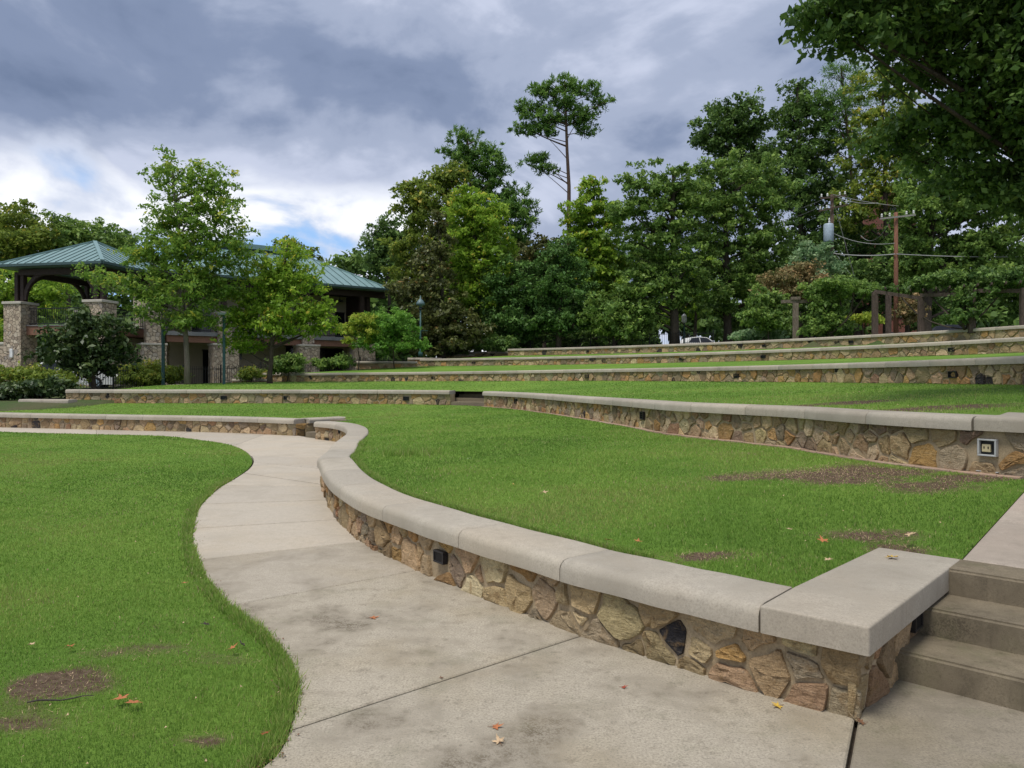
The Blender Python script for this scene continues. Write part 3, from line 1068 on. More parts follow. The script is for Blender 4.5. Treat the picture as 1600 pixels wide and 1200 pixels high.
# terrace lawn between wall 1 and wall 2
low1 = np.vstack([W1L.off(-0.33)[::-1], [(-5.1, 22.5)], [(-4.7, 20.6)], W1.off(-0.33)[::-1][:-6], np.linspace(CORNER + D_IN * 0.42 - D_R * 0.36, back_r - D_R * 0.46 - D_IN * 0.05, 16), np.linspace(back_r - D_R * 0.40 - D_IN * 0.05, back_r - D_R * 0.05 - D_IN * 0.05, 5)])
walk_l = [tuple(CORNER + D_IN * 1.74 + D_R * 0.07), tuple(CORNER + D_IN * (W2_T - 0.05) + D_R * 0.075)]
BRK = 0.115
high1 = np.vstack([W2.off(BRK), [(-1.6, 26.3)], W2L.off(0.02), [(-17.5, 28.6), (-21, 28.2), (-26.3, 28.6)]])
poly_t1 = np.vstack([low1, walk_l, high1])
hz1 = np.concatenate([[B2(s) for s in W2.s], [0.67], np.full(len(W2L.p), B2L), [0.6, 0.52, 0.5]])


def lerp_z(low, zl, high, zh):
    low, high = np.asarray(low), np.asarray(high)
    zh = np.broadcast_to(np.asarray(zh, float), (len(high),))
    zl = np.broadcast_to(np.asarray(zl, float), (len(low),))

    def f(x, y):
        out = np.empty(len(x))
        for k in range(0, len(x), 4000):
            xs, ys = x[k:k + 4000, None], y[k:k + 4000, None]
            a = (xs - low[None, :, 0]) ** 2 + (ys - low[None, :, 1]) ** 2
            b = (xs - high[None, :, 0]) ** 2 + (ys - high[None, :, 1]) ** 2
            ia, ib = a.argmin(1), b.argmin(1)
            da, db = np.sqrt(a.min(1)), np.sqrt(b.min(1))
            t = da / (da + db + 1e-6)
            out[k:k + 4000] = zl[ia] * (1 - t) + zh[ib] * t
        return out + 0.02 * (fbm(x, y, 0.7, 62) - 0.5)
    return f


zt1 = lerp_z(low1, Z1 - 0.035, high1, hz1 + 0.005)
surface('terrace_lawn', poly_t1, zt1, M['lawn'], 'crescent lawn between the near wall and the second wall', 'lawn')

# terrace lawn between wall 2 and wall 3
low2 = np.vstack([W2L.off(-0.36)[::-1], [(-0.9, 26.6)], W2.off(-0.36)[::-1]])
zl2 = np.concatenate([np.full(len(W2L.p), Z2L - 0.03), [1.17], np.array([Z2(s) for s in W2.s])[::-1] - 0.03])
right2 = [tuple(W2C + D_IN * RET), tuple(CORNER + D_IN * 10.4)]
high2 = W3.off(0.01)
poly_t2 = np.vstack([low2, right2, high2, [(-16.5, 41.0), (-17.5, 36.0), (-16.2, 30.2)]])
zt2 = lerp_z(low2, zl2, high2, np.array([B3(s) for s in W3.s]))
surface('terrace_lawn', poly_t2, zt2, M['lawn'], 'lawn strip between the second and third walls', 'lawn')

# upper strips
low3, high3 = W3.off(-0.36)[::-1], W4.off(0.01)
surface('terrace_lawn', np.vstack([low3, high3]), lerp_z(low3, np.array([Z3(s) for s in W3.s])[::-1] - 0.03, high3, Z4 - 0.5), M['lawn'], 'lawn strip between the third and fourth walls', 'lawn')
low4, high4 = W4.off(-0.36)[::-1], W5.off(0.01)
surface('terrace_lawn', np.vstack([low4, high4]), lerp_z(low4, Z4 - 0.03, high4, Z5 - 0.5), M['lawn'], 'lawn strip between the fourth and topmost walls', 'lawn')
top_in, top_out = W5.off(-0.36)[::-1], W5.off(-3.2)
surface('terrace_lawn', np.vstack([top_in, top_out]), lerp_z(top_in, Z5 - 0.02, top_out, 3.93), M['lawn'], 'narrow lawn strip above the topmost wall', 'lawn')

# ------------------------------------------------------------------ path: concrete slabs with open joints
path = empty('path', (0, 0, 0))
tag(path, 'pale concrete path curving between the lawn and the stone wall', 'path', kind='structure')
lc = Curve(LAWN)
PW = W1


def slab(poly, parent, name='slab', z=0.0, mat='path', gap=0.005, h=0.10, zf=None):
    P = np.array(poly, float)
    keep = [0]
    for i in range(1, len(P)):
        if np.hypot(*(P[i] - P[keep[-1]])) > 0.015 and np.hypot(*(P[i] - P[0])) > 0.015:
            keep.append(i)
    P = P[keep]
    A = 0.5 * np.sum(P[:, 0] * np.roll(P[:, 1], -1) - np.roll(P[:, 0], -1) * P[:, 1])
    if A < 0:
        P = P[::-1]
    d1 = P - np.roll(P, 1, 0)
    d2 = np.roll(P, -1, 0) - P
    d1 /= np.linalg.norm(d1, axis=1)[:, None]
    d2 /= np.linalg.norm(d2, axis=1)[:, None]
    nn = np.stack([-(d1[:, 1] + d2[:, 1]), d1[:, 0] + d2[:, 0]], 1)
    ln = np.linalg.norm(nn, axis=1)[:, None]
    cosh = np.clip(ln / 2, 0.35, 1)
    nn = nn / np.maximum(ln, 1e-6) / cosh
    o1, o2 = P + nn * gap / 2, P + nn * (gap / 2 + 0.008)
    n = len(P)
    zz = (lambda q: z) if zf is None else zf
    vs = [(*q, zz(q) - h) for q in o1] + [(*q, zz(q) - 0.007) for q in o1] + [(*q, zz(q)) for q in o2]
    fs = []
    for k in range(n):
        k2 = (k + 1) % n
        fs.append((k, k2, n + k2, n + k))
        fs.append((n + k, n + k2, 2 * n + k2, 2 * n + k))
    fs.append(tuple(range(2 * n, 3 * n)))
    return link(name, mesh(name, vs, fs), M[mat], parent)


def seg(curve, a, b, off=0.0):
    """points of the curve between two arc lengths, a to b in either order"""
    lo, hi = min(a, b), max(a, b)
    ss = [lo] + [s for s in curve.s if lo + 0.02 < s < hi - 0.02] + [hi]
    pts = curve.at(np.array(ss), off)
    return pts if a <= b else pts[::-1]


jpix = [((447, 1141), (905, 994)), ((356, 946), (655, 890)), ((306, 875), (565, 846)), ((299, 824), (526, 811)), ((313, 787), (508, 781)), ((347, 759), (505, 760)),
        ((378, 739), None), ((394, 722), None), ((391, 712), None)]
wall_s = [PW.nearest(un(*b)) for _, b in jpix if b] + [PW.nearest((-2.85, 11.3)), PW.nearest((-3.15, 13.2)), PW.nearest((-3.4, 15.2))]
lawn_s = [lc.nearest(un(*a)) for a, _ in jpix]
OFFW = -0.06
for i in range(len(jpix) - 1):
    A = seg(lc, lawn_s[i], lawn_s[i + 1], -0.01)
    B = seg(PW, wall_s[i + 1], wall_s[i], OFFW)
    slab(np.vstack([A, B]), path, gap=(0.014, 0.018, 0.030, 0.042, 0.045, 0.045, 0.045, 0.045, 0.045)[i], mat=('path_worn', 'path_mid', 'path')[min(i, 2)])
# far part: from the last joint round the bend to the left
far_l = [lc.nearest(un(365, 696.5)), lc.nearest(un(275, 682.5)), lc.nearest(un(150, 678)), lc.nearest(un(0, 674.5)), lc.L]
far_w = [W1L.nearest((-7.2, 21.7)), W1L.nearest((-10.0, 22.8)), W1L.nearest((-13.4, 23.7)), W1L.nearest((-18, 25)), W1L.L]
end_w = PW.L
A = seg(lc, lawn_s[-1], far_l[0], -0.01)
B = np.vstack([W1L.at([far_w[0], 0.0], OFFW), [(-5.7, 20.6)], seg(PW, end_w, wall_s[-1], OFFW)])
slab(np.vstack([A, B]), path)
for i in range(4):
    slab(np.vstack([seg(lc, far_l[i], far_l[i + 1], -0.01), seg(W1L, far_w[i + 1], far_w[i], OFFW)]), path)
# nearest slab, its joint runs from the wall's corner towards the viewer
jd = np.array(un(1320, 1200)) - CORNER
jd /= np.linalg.norm(jd)
jend = CORNER + jd * 4.6
inner_c = CORNER + D_IN * 0.10 - D_R * 0.06
A = seg(lc, lc.nearest((-2.2, 0.2)), lawn_s[0], -0.01)
B = np.vstack([seg(PW, wall_s[0], 0.02, OFFW), [tuple(CORNER + D_IN * 0.04)]])
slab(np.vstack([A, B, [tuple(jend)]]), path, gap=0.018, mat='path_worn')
riser = CORNER + D_IN * 0.66
slab([tuple(CORNER + D_IN * 0.04), tuple(jend), tuple(jend + np.array((3.5, -0.5))), tuple(riser + D_R * 5.0), tuple(riser - D_R * 0.06)], path, gap=0.018, mat='path_shaded')
# bed below the joints
link('joint_bed', mesh('joint_bed', [(*p, -0.05) for p in np.vstack([LAWN[20:-4], W1L.p[::-1], W1.p[::-1][:-1], [(6, 4), (6, -1)]])], [tuple(range(len(LAWN[20:-4]) + len(W1L.p) + len(W1.p) - 1 + 2))]), M['soil'], path)


# ------------------------------------------------------------------ stairs and side walk
def stair(label, origin, din, dr, z0, rise, tread, n, wid, top, group=None):
    e = empty('concrete_stair', (origin[0], origin[1], z0), label, 'stairs')
    for i in range(n):
        a = origin + din * (tread * i)
        depth = (tread if i < n - 1 else top) + 0.02
        p = [a - dr * 0.02, a + dr * wid, a + dr * wid + din * depth, a - dr * 0.02 + din * depth]
        bm = bmesh.new()
        lo = [bm.verts.new((*q, z0 - 0.2)) for q in p]
        hi = [bm.verts.new((*q, z0 + rise * (i + 1) - 0.002 * i)) for q in p]
        bm.faces.new(lo[::-1]); bm.faces.new(hi)
        for k in range(4):
            bm.faces.new((lo[k], lo[(k + 1) % 4], hi[(k + 1) % 4], hi[k]))
        bmesh.ops.recalc_face_normals(bm, faces=bm.faces)
        es = [ed for ed in bm.edges if ed.verts[0].co.z > z0 + rise * (i + 0.5) and ed.verts[1].co.z > z0 + rise * (i + 0.5)]
        bmesh.ops.bevel(bm, geom=es, offset=0.016, segments=3, affect='EDGES')
        me = bpy.data.meshes.new('step')
        bm.to_mesh(me); bm.free()
        link('step', me, M['step'], e)
    return e


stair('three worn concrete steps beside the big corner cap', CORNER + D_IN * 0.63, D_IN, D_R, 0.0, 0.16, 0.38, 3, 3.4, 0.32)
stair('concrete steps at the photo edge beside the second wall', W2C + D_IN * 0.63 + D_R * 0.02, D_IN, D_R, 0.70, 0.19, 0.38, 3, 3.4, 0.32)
stair('small concrete stair between the ends of the low walls, where the path bends', np.array((-5.75, 20.55)), RL / np.linalg.norm(RL), np.array((0.75, -0.66)), 0.0, 0.155, 0.4, 3, 0.75, 0.5)
e_ = stair('small concrete stair in the gap of the second wall in the middle distance', np.array((-2.3, 26.95)), np.array((0.42, 0.907)), np.array((0.907, -0.42)), 0.66, 0.135, 0.38, 4, 1.5, 0.6)

walk = empty('side_walk', (0, 0, 0))
tag(walk, 'concrete walk climbing beside the lawn from the stair top', 'walk', kind='structure')
t0 = 1.71
WL = D_R * 0.085
for k in range(3):
    a, b = t0 + k * 1.12, min(t0 + (k + 1) * 1.12, 5.1)
    zf = lambda q: 0.478 + 0.092 * max(0, float(np.dot(np.array(q) - CORNER, D_IN)) - 1.7)
    slab([tuple(CORNER + D_IN * a + WL), tuple(CORNER + D_IN * b + WL), tuple(CORNER + D_IN * b + D_R * 3.4), tuple(CORNER + D_IN * a + D_R * 3.4)], walk, mat='walk', zf=zf, gap=0.01)
slab([tuple(CORNER + D_IN * 6.25 + WL), tuple(CORNER + D_IN * 10.6 + WL), tuple(CORNER + D_IN * 10.6 + D_R * 3.4), tuple(CORNER + D_IN * 6.25 + D_R * 3.4)], walk, mat='walk', gap=0.01,
     zf=lambda q: 1.26 + 0.06 * max(0, float(np.dot(np.array(q) - CORNER, D_IN)) - 6.25))
# soil edge between lawn and walk
link('soil_edge', mesh('soil_edge', [(*(CORNER + D_IN * 1.7 + D_R * 0.0), 0.44), (*(CORNER + D_IN * 1.7 + D_R * 0.16), 0.44), (*(CORNER + D_IN * 4.5 + D_R * 0.16), 0.64), (*(CORNER + D_IN * 4.5 - D_R * 0.02), 0.64)], [(0, 1, 2, 3)]), M['soil'], walk)

# ------------------------------------------------------------------ paver edging at the foot of wall 2
M['paver'] = concrete('paver', (0.40, 0.275, 0.20), (0.17, 0.12, 0.09), 0.6, (0.42, 0.32, 0.25), 0.9)
edging = empty('paver_edging', (*W2.p[0], 0.7), 'single row of reddish pavers along the foot of the second wall', 'edging')
rng = random.Random(3)
s, k = 0.0, 0
while s < W2.L - 0.3:
    ln = 0.40 if k % 3 else 0.20
    ln *= rng.uniform(0.95, 1.05)
    a, b = s + 0.003, min(s + ln, W2.L) - 0.003
    dz = rng.uniform(-0.004, 0.006)
    u0, u1 = 0.028, 0.028 + rng.uniform(0.092, 0.102)
    vs = []
    for q, ed in ((a, 0), (b, 0)):
        p0, p1 = W2.at(q, u0), W2.at(q, u1)
        z = B2(q) + dz + 0.022
        vs += [(*p0, z - 0.08), (*p1, z - 0.08), (*p1, z - 0.006), (*(p1 + (p0 - p1) * 0.07), z), (*(p0 + (p1 - p0) * 0.03), z)]
    fsb = [(i, (i + 1) % 5, 5 + (i + 1) % 5, 5 + i) for i in range(5)] + [(4, 3, 2, 1, 0), (5, 6, 7, 8, 9)]
    link('brick', mesh('brick', vs, fsb), M['paver'], edging)
    s += ln
    k += 1


# ------------------------------------------------------------------ grass
BLOCK = [tuple(pc), tuple(back_r + D_IN * 0.02), tuple(back_l + D_IN * 0.02 - D_R * 0.02), tuple(j_b - D_R * 0.02), tuple(j_f)]


def blades(name, label, polys, zfun, y0, y1, n, seed, xr=1.1, h=(0.013, 0.030), keep_edge=None, wk=0.00085, parent=None, bare=0.55):
    rng = np.random.default_rng(seed)
    Y = np.exp(rng.uniform(math.log(y0), math.log(y1), n))
    X = rng.uniform(-xr, xr, n) * (Y + 0.8)
    k = inside(polys, X, Y)
    X, Y = X[k], Y[k]
    k = np.ones(len(X), bool)
    nr = Y < 17
    k[nr] = (dist_to(W1.p, X[nr], Y[nr]) > 0.395) & ~inside(BLOCK, X[nr], Y[nr])
    X, Y = X[k], Y[k]
    d = dirt_at(X, Y)
    k = rng.random(len(X)) > np.clip((d - 0.2) * 1.15, 0, 0.82)
    X, Y, d = X[k], Y[k], d[k]
    Z = zfun(X, Y)
    m = len(X)
    patch = fbm(X, Y, 1.1, 70)
    hh = rng.uniform(h[0], h[1], m) * (0.55 + 0.9 * patch + 1.4 * np.clip(fbm(X, Y, 2.6, 97) - 0.62, 0, 1)) * (1 - 0.45 * np.clip(d, 0, 1))
    ww = wk * np.maximum(Y, 2.4) * rng.uniform(0.7, 1.3, m)
    ang = rng.uniform(0, 2 * math.pi, m)
    lean = rng.uniform(0, 0.8, m) * hh
    la = rng.uniform(0, 2 * math.pi, m)
    co = np.empty((m, 3, 3))
    cx, sx = np.cos(ang) * ww, np.sin(ang) * ww
    co[:, 0] = np.column_stack([X - cx, Y - sx, Z - 0.004])
    co[:, 1] = np.column_stack([X + cx, Y + sx, Z - 0.004])
    co[:, 2] = np.column_stack([X + np.cos(la) * lean, Y + np.sin(la) * lean, Z + hh])
    broad = fbm(X, Y, 0.33, 80)
    tint = np.clip(0.42 + 0.9 * (patch - 0.5) + 1.5 * (broad - 0.5) + 0.05 * np.sign(np.sin(X * 3.1 + Y * 5.2)) * (Y > 6) + rng.normal(0, 0.17, m) + 0.45 * np.clip(d, 0, 1), 0, 0.9)
    dry = rng.random(m) < 0.03 + 0.5 * np.clip(fbm(X, Y, 0.9, 95) - 0.52, 0, 1) + 0.45 * np.clip(d, 0, 1)
    tint[dry] = rng.uniform(0.88, 1.0, dry.sum())
    o = link(name, fast_mesh(name, co.reshape(-1, 3), 3, {'tint': tint}), M['blade'])
    return tag(o, label, 'grass', kind='stuff')


blades('grass', 'short green turf of the near lawn', near_poly, znear, 2.6, 30, 900000, 1, wk=0.00072)
blades('grass', 'short green turf of the crescent lawn', poly_t1, zt1, 4.2, 30, 760000, 2, wk=0.0007)
blades('grass', 'short turf of the strip between the second and third walls', poly_t2, zt2, 8.0, 42, 220000, 3, wk=0.0008)
# a light tuft that grew longer, on the crescent lawn, and ragged tufts at the path edge
rng = np.random.default_rng(9)

# ------------------------------------------------------------------ trees
LEAF = {
    'oak':    leaf_material('oak_leaf', (0.070, 0.134, 0.030), (0.152, 0.260, 0.055), (0.306, 0.427, 0.093), None, 0.35, 0.20),
    'deep':   leaf_material('deep_leaf', (0.040, 0.084, 0.022), (0.096, 0.178, 0.040), (0.205, 0.315, 0.074), None, 0.32, 0.20),
    'bright': leaf_material('bright_leaf', (0.114, 0.207, 0.023), (0.239, 0.394, 0.042), (0.418, 0.561, 0.070), (0.648, 0.561, 0.084), 0.45, 0.15),
    'lime':   leaf_material('lime_leaf', (0.188, 0.290, 0.037), (0.401, 0.518, 0.064), (0.540, 0.531, 0.110), (0.540, 0.531, 0.130), 0.45, 0.15),
    'olive':  leaf_material('olive_leaf', (0.088, 0.137, 0.024), (0.188, 0.263, 0.041), (0.341, 0.406, 0.066), (0.606, 0.500, 0.088), 0.40, 0.17),
    'young':  leaf_material('young_leaf', (0.101, 0.190, 0.033), (0.202, 0.346, 0.056), (0.380, 0.512, 0.085), (0.632, 0.610, 0.088), 0.45, 0.17),
    'brown':  leaf_material('brown_leaf', (0.048, 0.058, 0.019), (0.099, 0.115, 0.033), (0.192, 0.207, 0.059), (0.310, 0.186, 0.059), 0.30, 0.25),
    'magnolia': leaf_material('magnolia_leaf', (0.021, 0.043, 0.012), (0.045, 0.084, 0.022), (0.123, 0.174, 0.051), None, 0.22, 0.35),
    'pine':   leaf_material('pine_needle', (0.058, 0.128, 0.030), (0.129, 0.256, 0.052), (0.261, 0.417, 0.084), None, 0.30, 0.15),
    'cedar':  leaf_material('cedar_leaf', (0.036, 0.086, 0.022), (0.081, 0.168, 0.040), (0.158, 0.282, 0.064), None, 0.25, 0.15),
    'silver': leaf_material('silver_leaf', (0.106, 0.208, 0.092), (0.233, 0.373, 0.174), (0.421, 0.531, 0.295), None, 0.40, 0.15),
    'dogwood': leaf_material('dogwood_leaf', (0.088, 0.105, 0.035), (0.229, 0.194, 0.079), (0.439, 0.299, 0.140), (0.450, 0.281, 0.140), 0.3, 0.15),
    'bush':   leaf_material('bush_leaf', (0.077, 0.187, 0.028), (0.151, 0.330, 0.048), (0.280, 0.482, 0.077), None, 0.40, 0.17),
}


def leaf_cloud(lobes, n, size, rng, clump=0.5, per=26, shell=0.45, flat=0.7, aspect=0.55, up=0.5, tint_sd=0.21, needle=False, boughs=0.28):
    """leaf faces gathered in clumps spread through a set of ellipsoids; returns verts (4 per leaf), tint, clump centres"""
    L = np.array([(*l[:3], *l[3:6]) for l in lobes], float)
    vol = (L[:, 3] * L[:, 4] * L[:, 5]) ** (2 / 3)
    nc = max(6, n // per)
    nb = max(5, int(nc * boughs))
    which = rng.choice(len(L), nb, p=vol / vol.sum())
    d = rng.normal(size=(nb, 3))
    d /= np.linalg.norm(d, axis=1)[:, None]
    r = rng.random(nb) ** shell
    wob = 1.0 + 0.14 * np.sin(d[:, 0] * 5.1 + which * 1.7) * np.cos(d[:, 2] * 4.3 + d[:, 1] * 3.7 + which)
    bc = L[which, :3] + d * (r * wob * 0.92)[:, None] * L[which, 3:6]
    br = clump * rng.uniform(0.9, 1.9, nb)
    bt = rng.normal(0, 0.10, nb) + 0.10 * d[:, 2]  # boughs high in a lobe tinted lighter, as if lit from above
    # clumps sit on boughs: flattened domes
    kb = np.concatenate([np.arange(nb), rng.integers(0, nb, max(0, nc - nb))])
    nc = len(kb)
    bo_ = rng.normal(size=(nc, 3))
    bo_ /= np.linalg.norm(bo_, axis=1)[:, None]
    bo_ *= (rng.random(nc) ** 0.4)[:, None]
    bo_[:, 2] = np.abs(bo_[:, 2]) * 0.62 - 0.12
    c = bc[kb] + bo_ * br[kb][:, None]
    cr = clump * rng.uniform(0.45, 1.15, nc)
    ct = bt[kb] + rng.normal(0, 0.07, nc) + 0.22 * bo_[:, 2]  # clump tops lighter, undersides darker: shading put into the tint
    k = np.repeat(np.arange(nc), per)
    m = len(k)
    o = rng.normal(size=(m, 3))
    o /= np.linalg.norm(o, axis=1)[:, None]
    o *= (rng.random(m) ** 0.5)[:, None]
    o[:, 2] *= flat
    P = c[k] + o * cr[k][:, None]
    if needle:
        u = o + rng.normal(0, 0.35, (m, 3)) + np.array((0, 0, 0.25))
    else:
        u = rng.normal(size=(m, 3)) + o * 0.7 - np.array((0, 0, 0.25))
    u /= np.linalg.norm(u, axis=1)[:, None]
    nn = rng.normal(size=(m, 3)) * 0.8 + np.array((0, 0, up + 0.45)) + o * 0.5 + bo_[k] * 0.9
    v = np.cross(nn, u)
    v /= np.linalg.norm(v, axis=1)[:, None]
    w_ = np.cross(u, v)
    s = size * np.clip(rng.lognormal(-0.06, 0.36, m), 0.4, 2.0)
    ul, vl = u * s[:, None] * 0.5, v * (s * aspect)[:, None] * 0.5
    fold = w_ * (s * 0.10)[:, None]
    co = np.empty((m, 4, 3))
    co[:, 0] = P - ul
    co[:, 1] = P + vl - ul * 0.1 + fold
    co[:, 2] = P + ul
    co[:, 3] = P - vl - ul * 0.1 + fold
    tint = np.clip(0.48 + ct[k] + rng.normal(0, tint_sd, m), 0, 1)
    return co.reshape(-1, 3), tint, c


def bent(a, b, rng, k=5, sag=0.12):
    a, b = np.array(a, float), np.array(b, float)
    L = np.linalg.norm(b - a)
    t = np.linspace(0, 1, k)
    off = rng.normal(0, sag * 0.25 * L, 3)
    off[2] = -abs(off[2])
    mid = np.sin(t * math.pi)[:, None] * off
    return a + (b - a) * t[:, None] + mid


def wood(trunk, rad, limbs, rng, n=8):
    """trunk: polyline; limbs: list of (start index or t, end point, radius)"""
    mb = MB()
    tr = np.array(trunk, float)
    m = len(tr)
    rr = [rad * (1.0 - 0.72 * i / (m - 1)) for i in range(m)]
    rr[0] *= 1.35
    mb.tube(tr, rr, n)
    for t, end, r in limbs:
        q = t * (m - 1)
        i = min(int(q), m - 2)
        a = tr[i] + (tr[i + 1] - tr[i]) * (q - i)
        pts = bent(a, end, rng)
        mb.tube(pts, [r * (1 - 0.8 * j / (len(pts) - 1)) for j in range(len(pts))], 5, False)
    return mb


TREES = []


def tree(name, label, Y, trunk_px, base_z, lobes_px, leaf, n, size, trunk_r, seed, cat='tree', group=None, clump=0.55, per=26, shell=0.45, bark='bark',
         depth=1.0, limbs=14, flat=0.7, aspect=0.55, up=0.5, needle=False, trunk_top=None, grow=1.14, limb_k=0.4, boughs=0.34):
    """lobes_px: ellipsoids as (photo column, row, half width, half height[, depth shift in m]) at depth Y"""
    rng = np.random.default_rng(seed)
    k = Y / F
    lobes = []
    for l in lobes_px:
        dyy = l[4] if len(l) > 4 else 0.0
        kk = (Y + dyy) / F
        x, y, z = at(l[0], l[1], Y + dyy)
        g_ = grow
        lobes.append((x, y, z, l[2] * kk * g_, l[2] * kk * depth * g_, l[3] * kk * g_))
    bx = (trunk_px - 800) / F * Y
    bz = gz1(bx, Y) if base_z is None else base_z
    e = empty(name, (bx, Y, bz), label, cat, group)
    co, tint, cen = leaf_cloud(lobes, n, size, rng, clump, per, shell, flat, aspect, up, needle=needle, boughs=boughs)
    zl = np.array([l[2] for l in lobes])
    ztop = max(l[2] + l[5] * 0.55 for l in lobes)
    top = trunk_top or max(lobes, key=lambda l: l[2])[:3]
    topz = min(ztop, top[2] + 0.5)
    zs = np.linspace(bz - 0.25, topz, 9)
    t = (zs - zs[0]) / (zs[-1] - zs[0])
    wob = rng.normal(0, 0.03, (9, 2)) * np.minimum(1, t * 3)[:, None] * (1 + 0.06 * (topz - bz))
    wob[0] = 0
    tr = np.column_stack([bx + (top[0] - bx) * t ** 1.6 + wob[:, 0], Y + (top[1] - Y) * t ** 1.6 + wob[:, 1], zs])
    lm = []
    zlow = min(l[2] - l[5] for l in lobes)
    for l in lobes:
        tz = np.clip((l[2] - 0.45 * l[5] - 0.25 * math.hypot(l[0] - bx, l[1] - Y) - zs[0]) / (zs[-1] - zs[0]) + rng.uniform(-0.07, 0.02), 0.12, 0.93)
        lm.append((tz, l[:3], trunk_r * limb_k))
    pick = cen[rng.choice(len(cen), min(limbs, len(cen)), replace=False)]
    for c in pick:
        tz = np.clip((c[2] - 0.35 * math.hypot(c[0] - bx, c[1] - Y) - 0.3 - zs[0]) / (zs[-1] - zs[0]), 0.12, 0.95)
        lm.append((tz, c, trunk_r * rng.uniform(0.15, 0.32)))
    wood(tr, trunk_r, lm, rng).build('trunk', M[bark], e, smooth=True)
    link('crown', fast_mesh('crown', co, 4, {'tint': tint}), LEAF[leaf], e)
    TREES.append(e)
    return e


GT = 'trees behind the amphitheatre'
# --- young trees before the building
tree('young_tree', 'tall airy young green tree standing before the building', 38.0, 293, 1.15,
     [(268, 275, 40, 34), (330, 285, 36, 36), (300, 330, 66, 52), (345, 350, 42, 40), (255, 350, 42, 40), (300, 392, 78, 44), (235, 405, 48, 36), (360, 392, 36, 40), (175, 437, 50, 22), (230, 460, 46, 34),
      (300, 455, 66, 40), (255, 500, 42, 22), (300, 500, 40, 20), (330, 440, 46, 40)], 'young', 27000, 0.175, 0.15, 101, clump=0.36, per=13, shell=0.5, bark='bark_pale', limbs=46, depth=0.85)
tree('young_tree', 'smaller young tree with yellow-green top standing before the building', 39.5, 421, 1.2,
     [(450, 395, 26, 20), (455, 420, 40, 28), (415, 430, 42, 36), (470, 440, 38, 24), (435, 465, 62, 32), (385, 472, 40, 30), (485, 488, 40, 24), (440, 505, 72, 26), (380, 512, 36, 24), (495, 515, 32, 20), (375, 540, 30, 14)],
     'bright', 20000, 0.175, 0.15, 102, clump=0.38, per=15, shell=0.5, limbs=28, depth=0.85)
tree('magnolia_tree', 'small dark glossy magnolia before the stone pavilion', 34.5, 147, 0.9,
     [(140, 500, 26, 18), (120, 525, 36, 24), (165, 520, 34, 24), (105, 555, 32, 22), (150, 555, 40, 24), (185, 545, 24, 22), (135, 578, 40, 14)], 'magnolia', 9000, 0.21, 0.13, 103, clump=0.40, per=18, limbs=16, aspect=0.5)
# --- beyond the building
tree('background_tree', 'dull green tree behind the pavilion roof at the photo edge', 72, 30, 1.0,
     [(30, 345, 36, 28), (-10, 355, 40, 32), (60, 375, 40, 26), (20, 385, 60, 26)], 'olive', 12000, 0.34, 0.3, 104, clump=0.8)
tree('background_tree', 'dark tree behind the pavilion roof ridge, between two paler trees', 75, 110, 1.0,
     [(100, 365, 34, 22), (140, 368, 36, 22), (170, 385, 34, 22), (110, 390, 50, 22)], 'oak', 12000, 0.34, 0.3, 105, clump=0.8)
tree('background_tree', 'yellow-green leafy tree seen under and beside the pavilion at the photo edge', 60, 5, 1.0,
     [(10, 450, 40, 36), (50, 470, 36, 40), (-20, 500, 40, 50), (20, 530, 36, 46), (90, 455, 40, 40), (5, 570, 26, 24)], 'bright', 13000, 0.28, 0.22, 106, clump=0.7)
tree('background_tree', 'small pointed treetop showing above the long roof', 74, 455, 1.5,
     [(455, 388, 16, 16), (470, 402, 26, 20), (435, 402, 20, 16), (455, 420, 40, 20)], 'olive', 6000, 0.3, 0.2, 107, clump=0.6)
tree('background_tree', 'far blue-green tree above the building at the roof end', 82, 605, 2.0,
     [(612, 362, 26, 22), (595, 385, 26, 24), (630, 390, 30, 30), (600, 415, 32, 20)], 'deep', 9000, 0.34, 0.3, 108, clump=0.8)
# --- centre group
tree('loblolly_pine', 'pine with a lumpy top rising over the central group', 68, 748, 3.0,
     [(730, 216, 26, 13), (712, 240, 22, 14), (755, 240, 28, 16), (725, 262, 34, 14), (770, 268, 28, 16), (745, 290, 36, 16), (800, 302, 26, 18), (815, 335, 28, 22), (805, 370, 30, 24), (770, 330, 40, 24), (790, 390, 36, 20)],
     'pine', 26000, 0.36, 0.28, 109, clump=0.42, per=20, bark='bark_pine', aspect=0.24, needle=True, limbs=16, flat=0.9, limb_k=0.22, boughs=0.4)
tree('hardwood_tree', 'olive green hardwood tree left of the pine in the central group', 63, 700, 3.0,
     [(672, 285, 30, 20), (705, 275, 30, 18), (645, 310, 24, 18), (690, 320, 46, 28), (655, 345, 34, 26), (640, 385, 32, 32), (700, 370, 60, 40), (640, 430, 40, 34), (690, 440, 60, 44), (615, 440, 20, 22)],
     'olive', 24000, 0.30, 0.28, 110, clump=0.65)
tree('maple_tree', 'bright light green maple in the middle of the central group', 58, 745, 3.3,
     [(742, 312, 34, 20), (720, 345, 36, 28), (765, 345, 34, 28), (740, 385, 50, 36), (780, 395, 34, 30), (715, 410, 34, 36), (755, 430, 48, 36), (725, 465, 40, 30), (770, 470, 40, 26)],
     'bright', 24000, 0.26, 0.24, 111, clump=0.55)
tree('magnolia_tree', 'tall conical magnolia with brownish leaves behind the lamp post', 54, 692, 3.0,
     [(686, 345, 13, 18), (682, 375, 22, 22), (680, 405, 30, 24), (676, 440, 40, 28), (680, 475, 50, 30), (672, 510, 56, 28), (690, 535, 56, 22), (625, 455, 26, 20), (735, 515, 34, 24)],
     'brown', 24000, 0.24, 0.22, 112, clump=0.48, limbs=10)
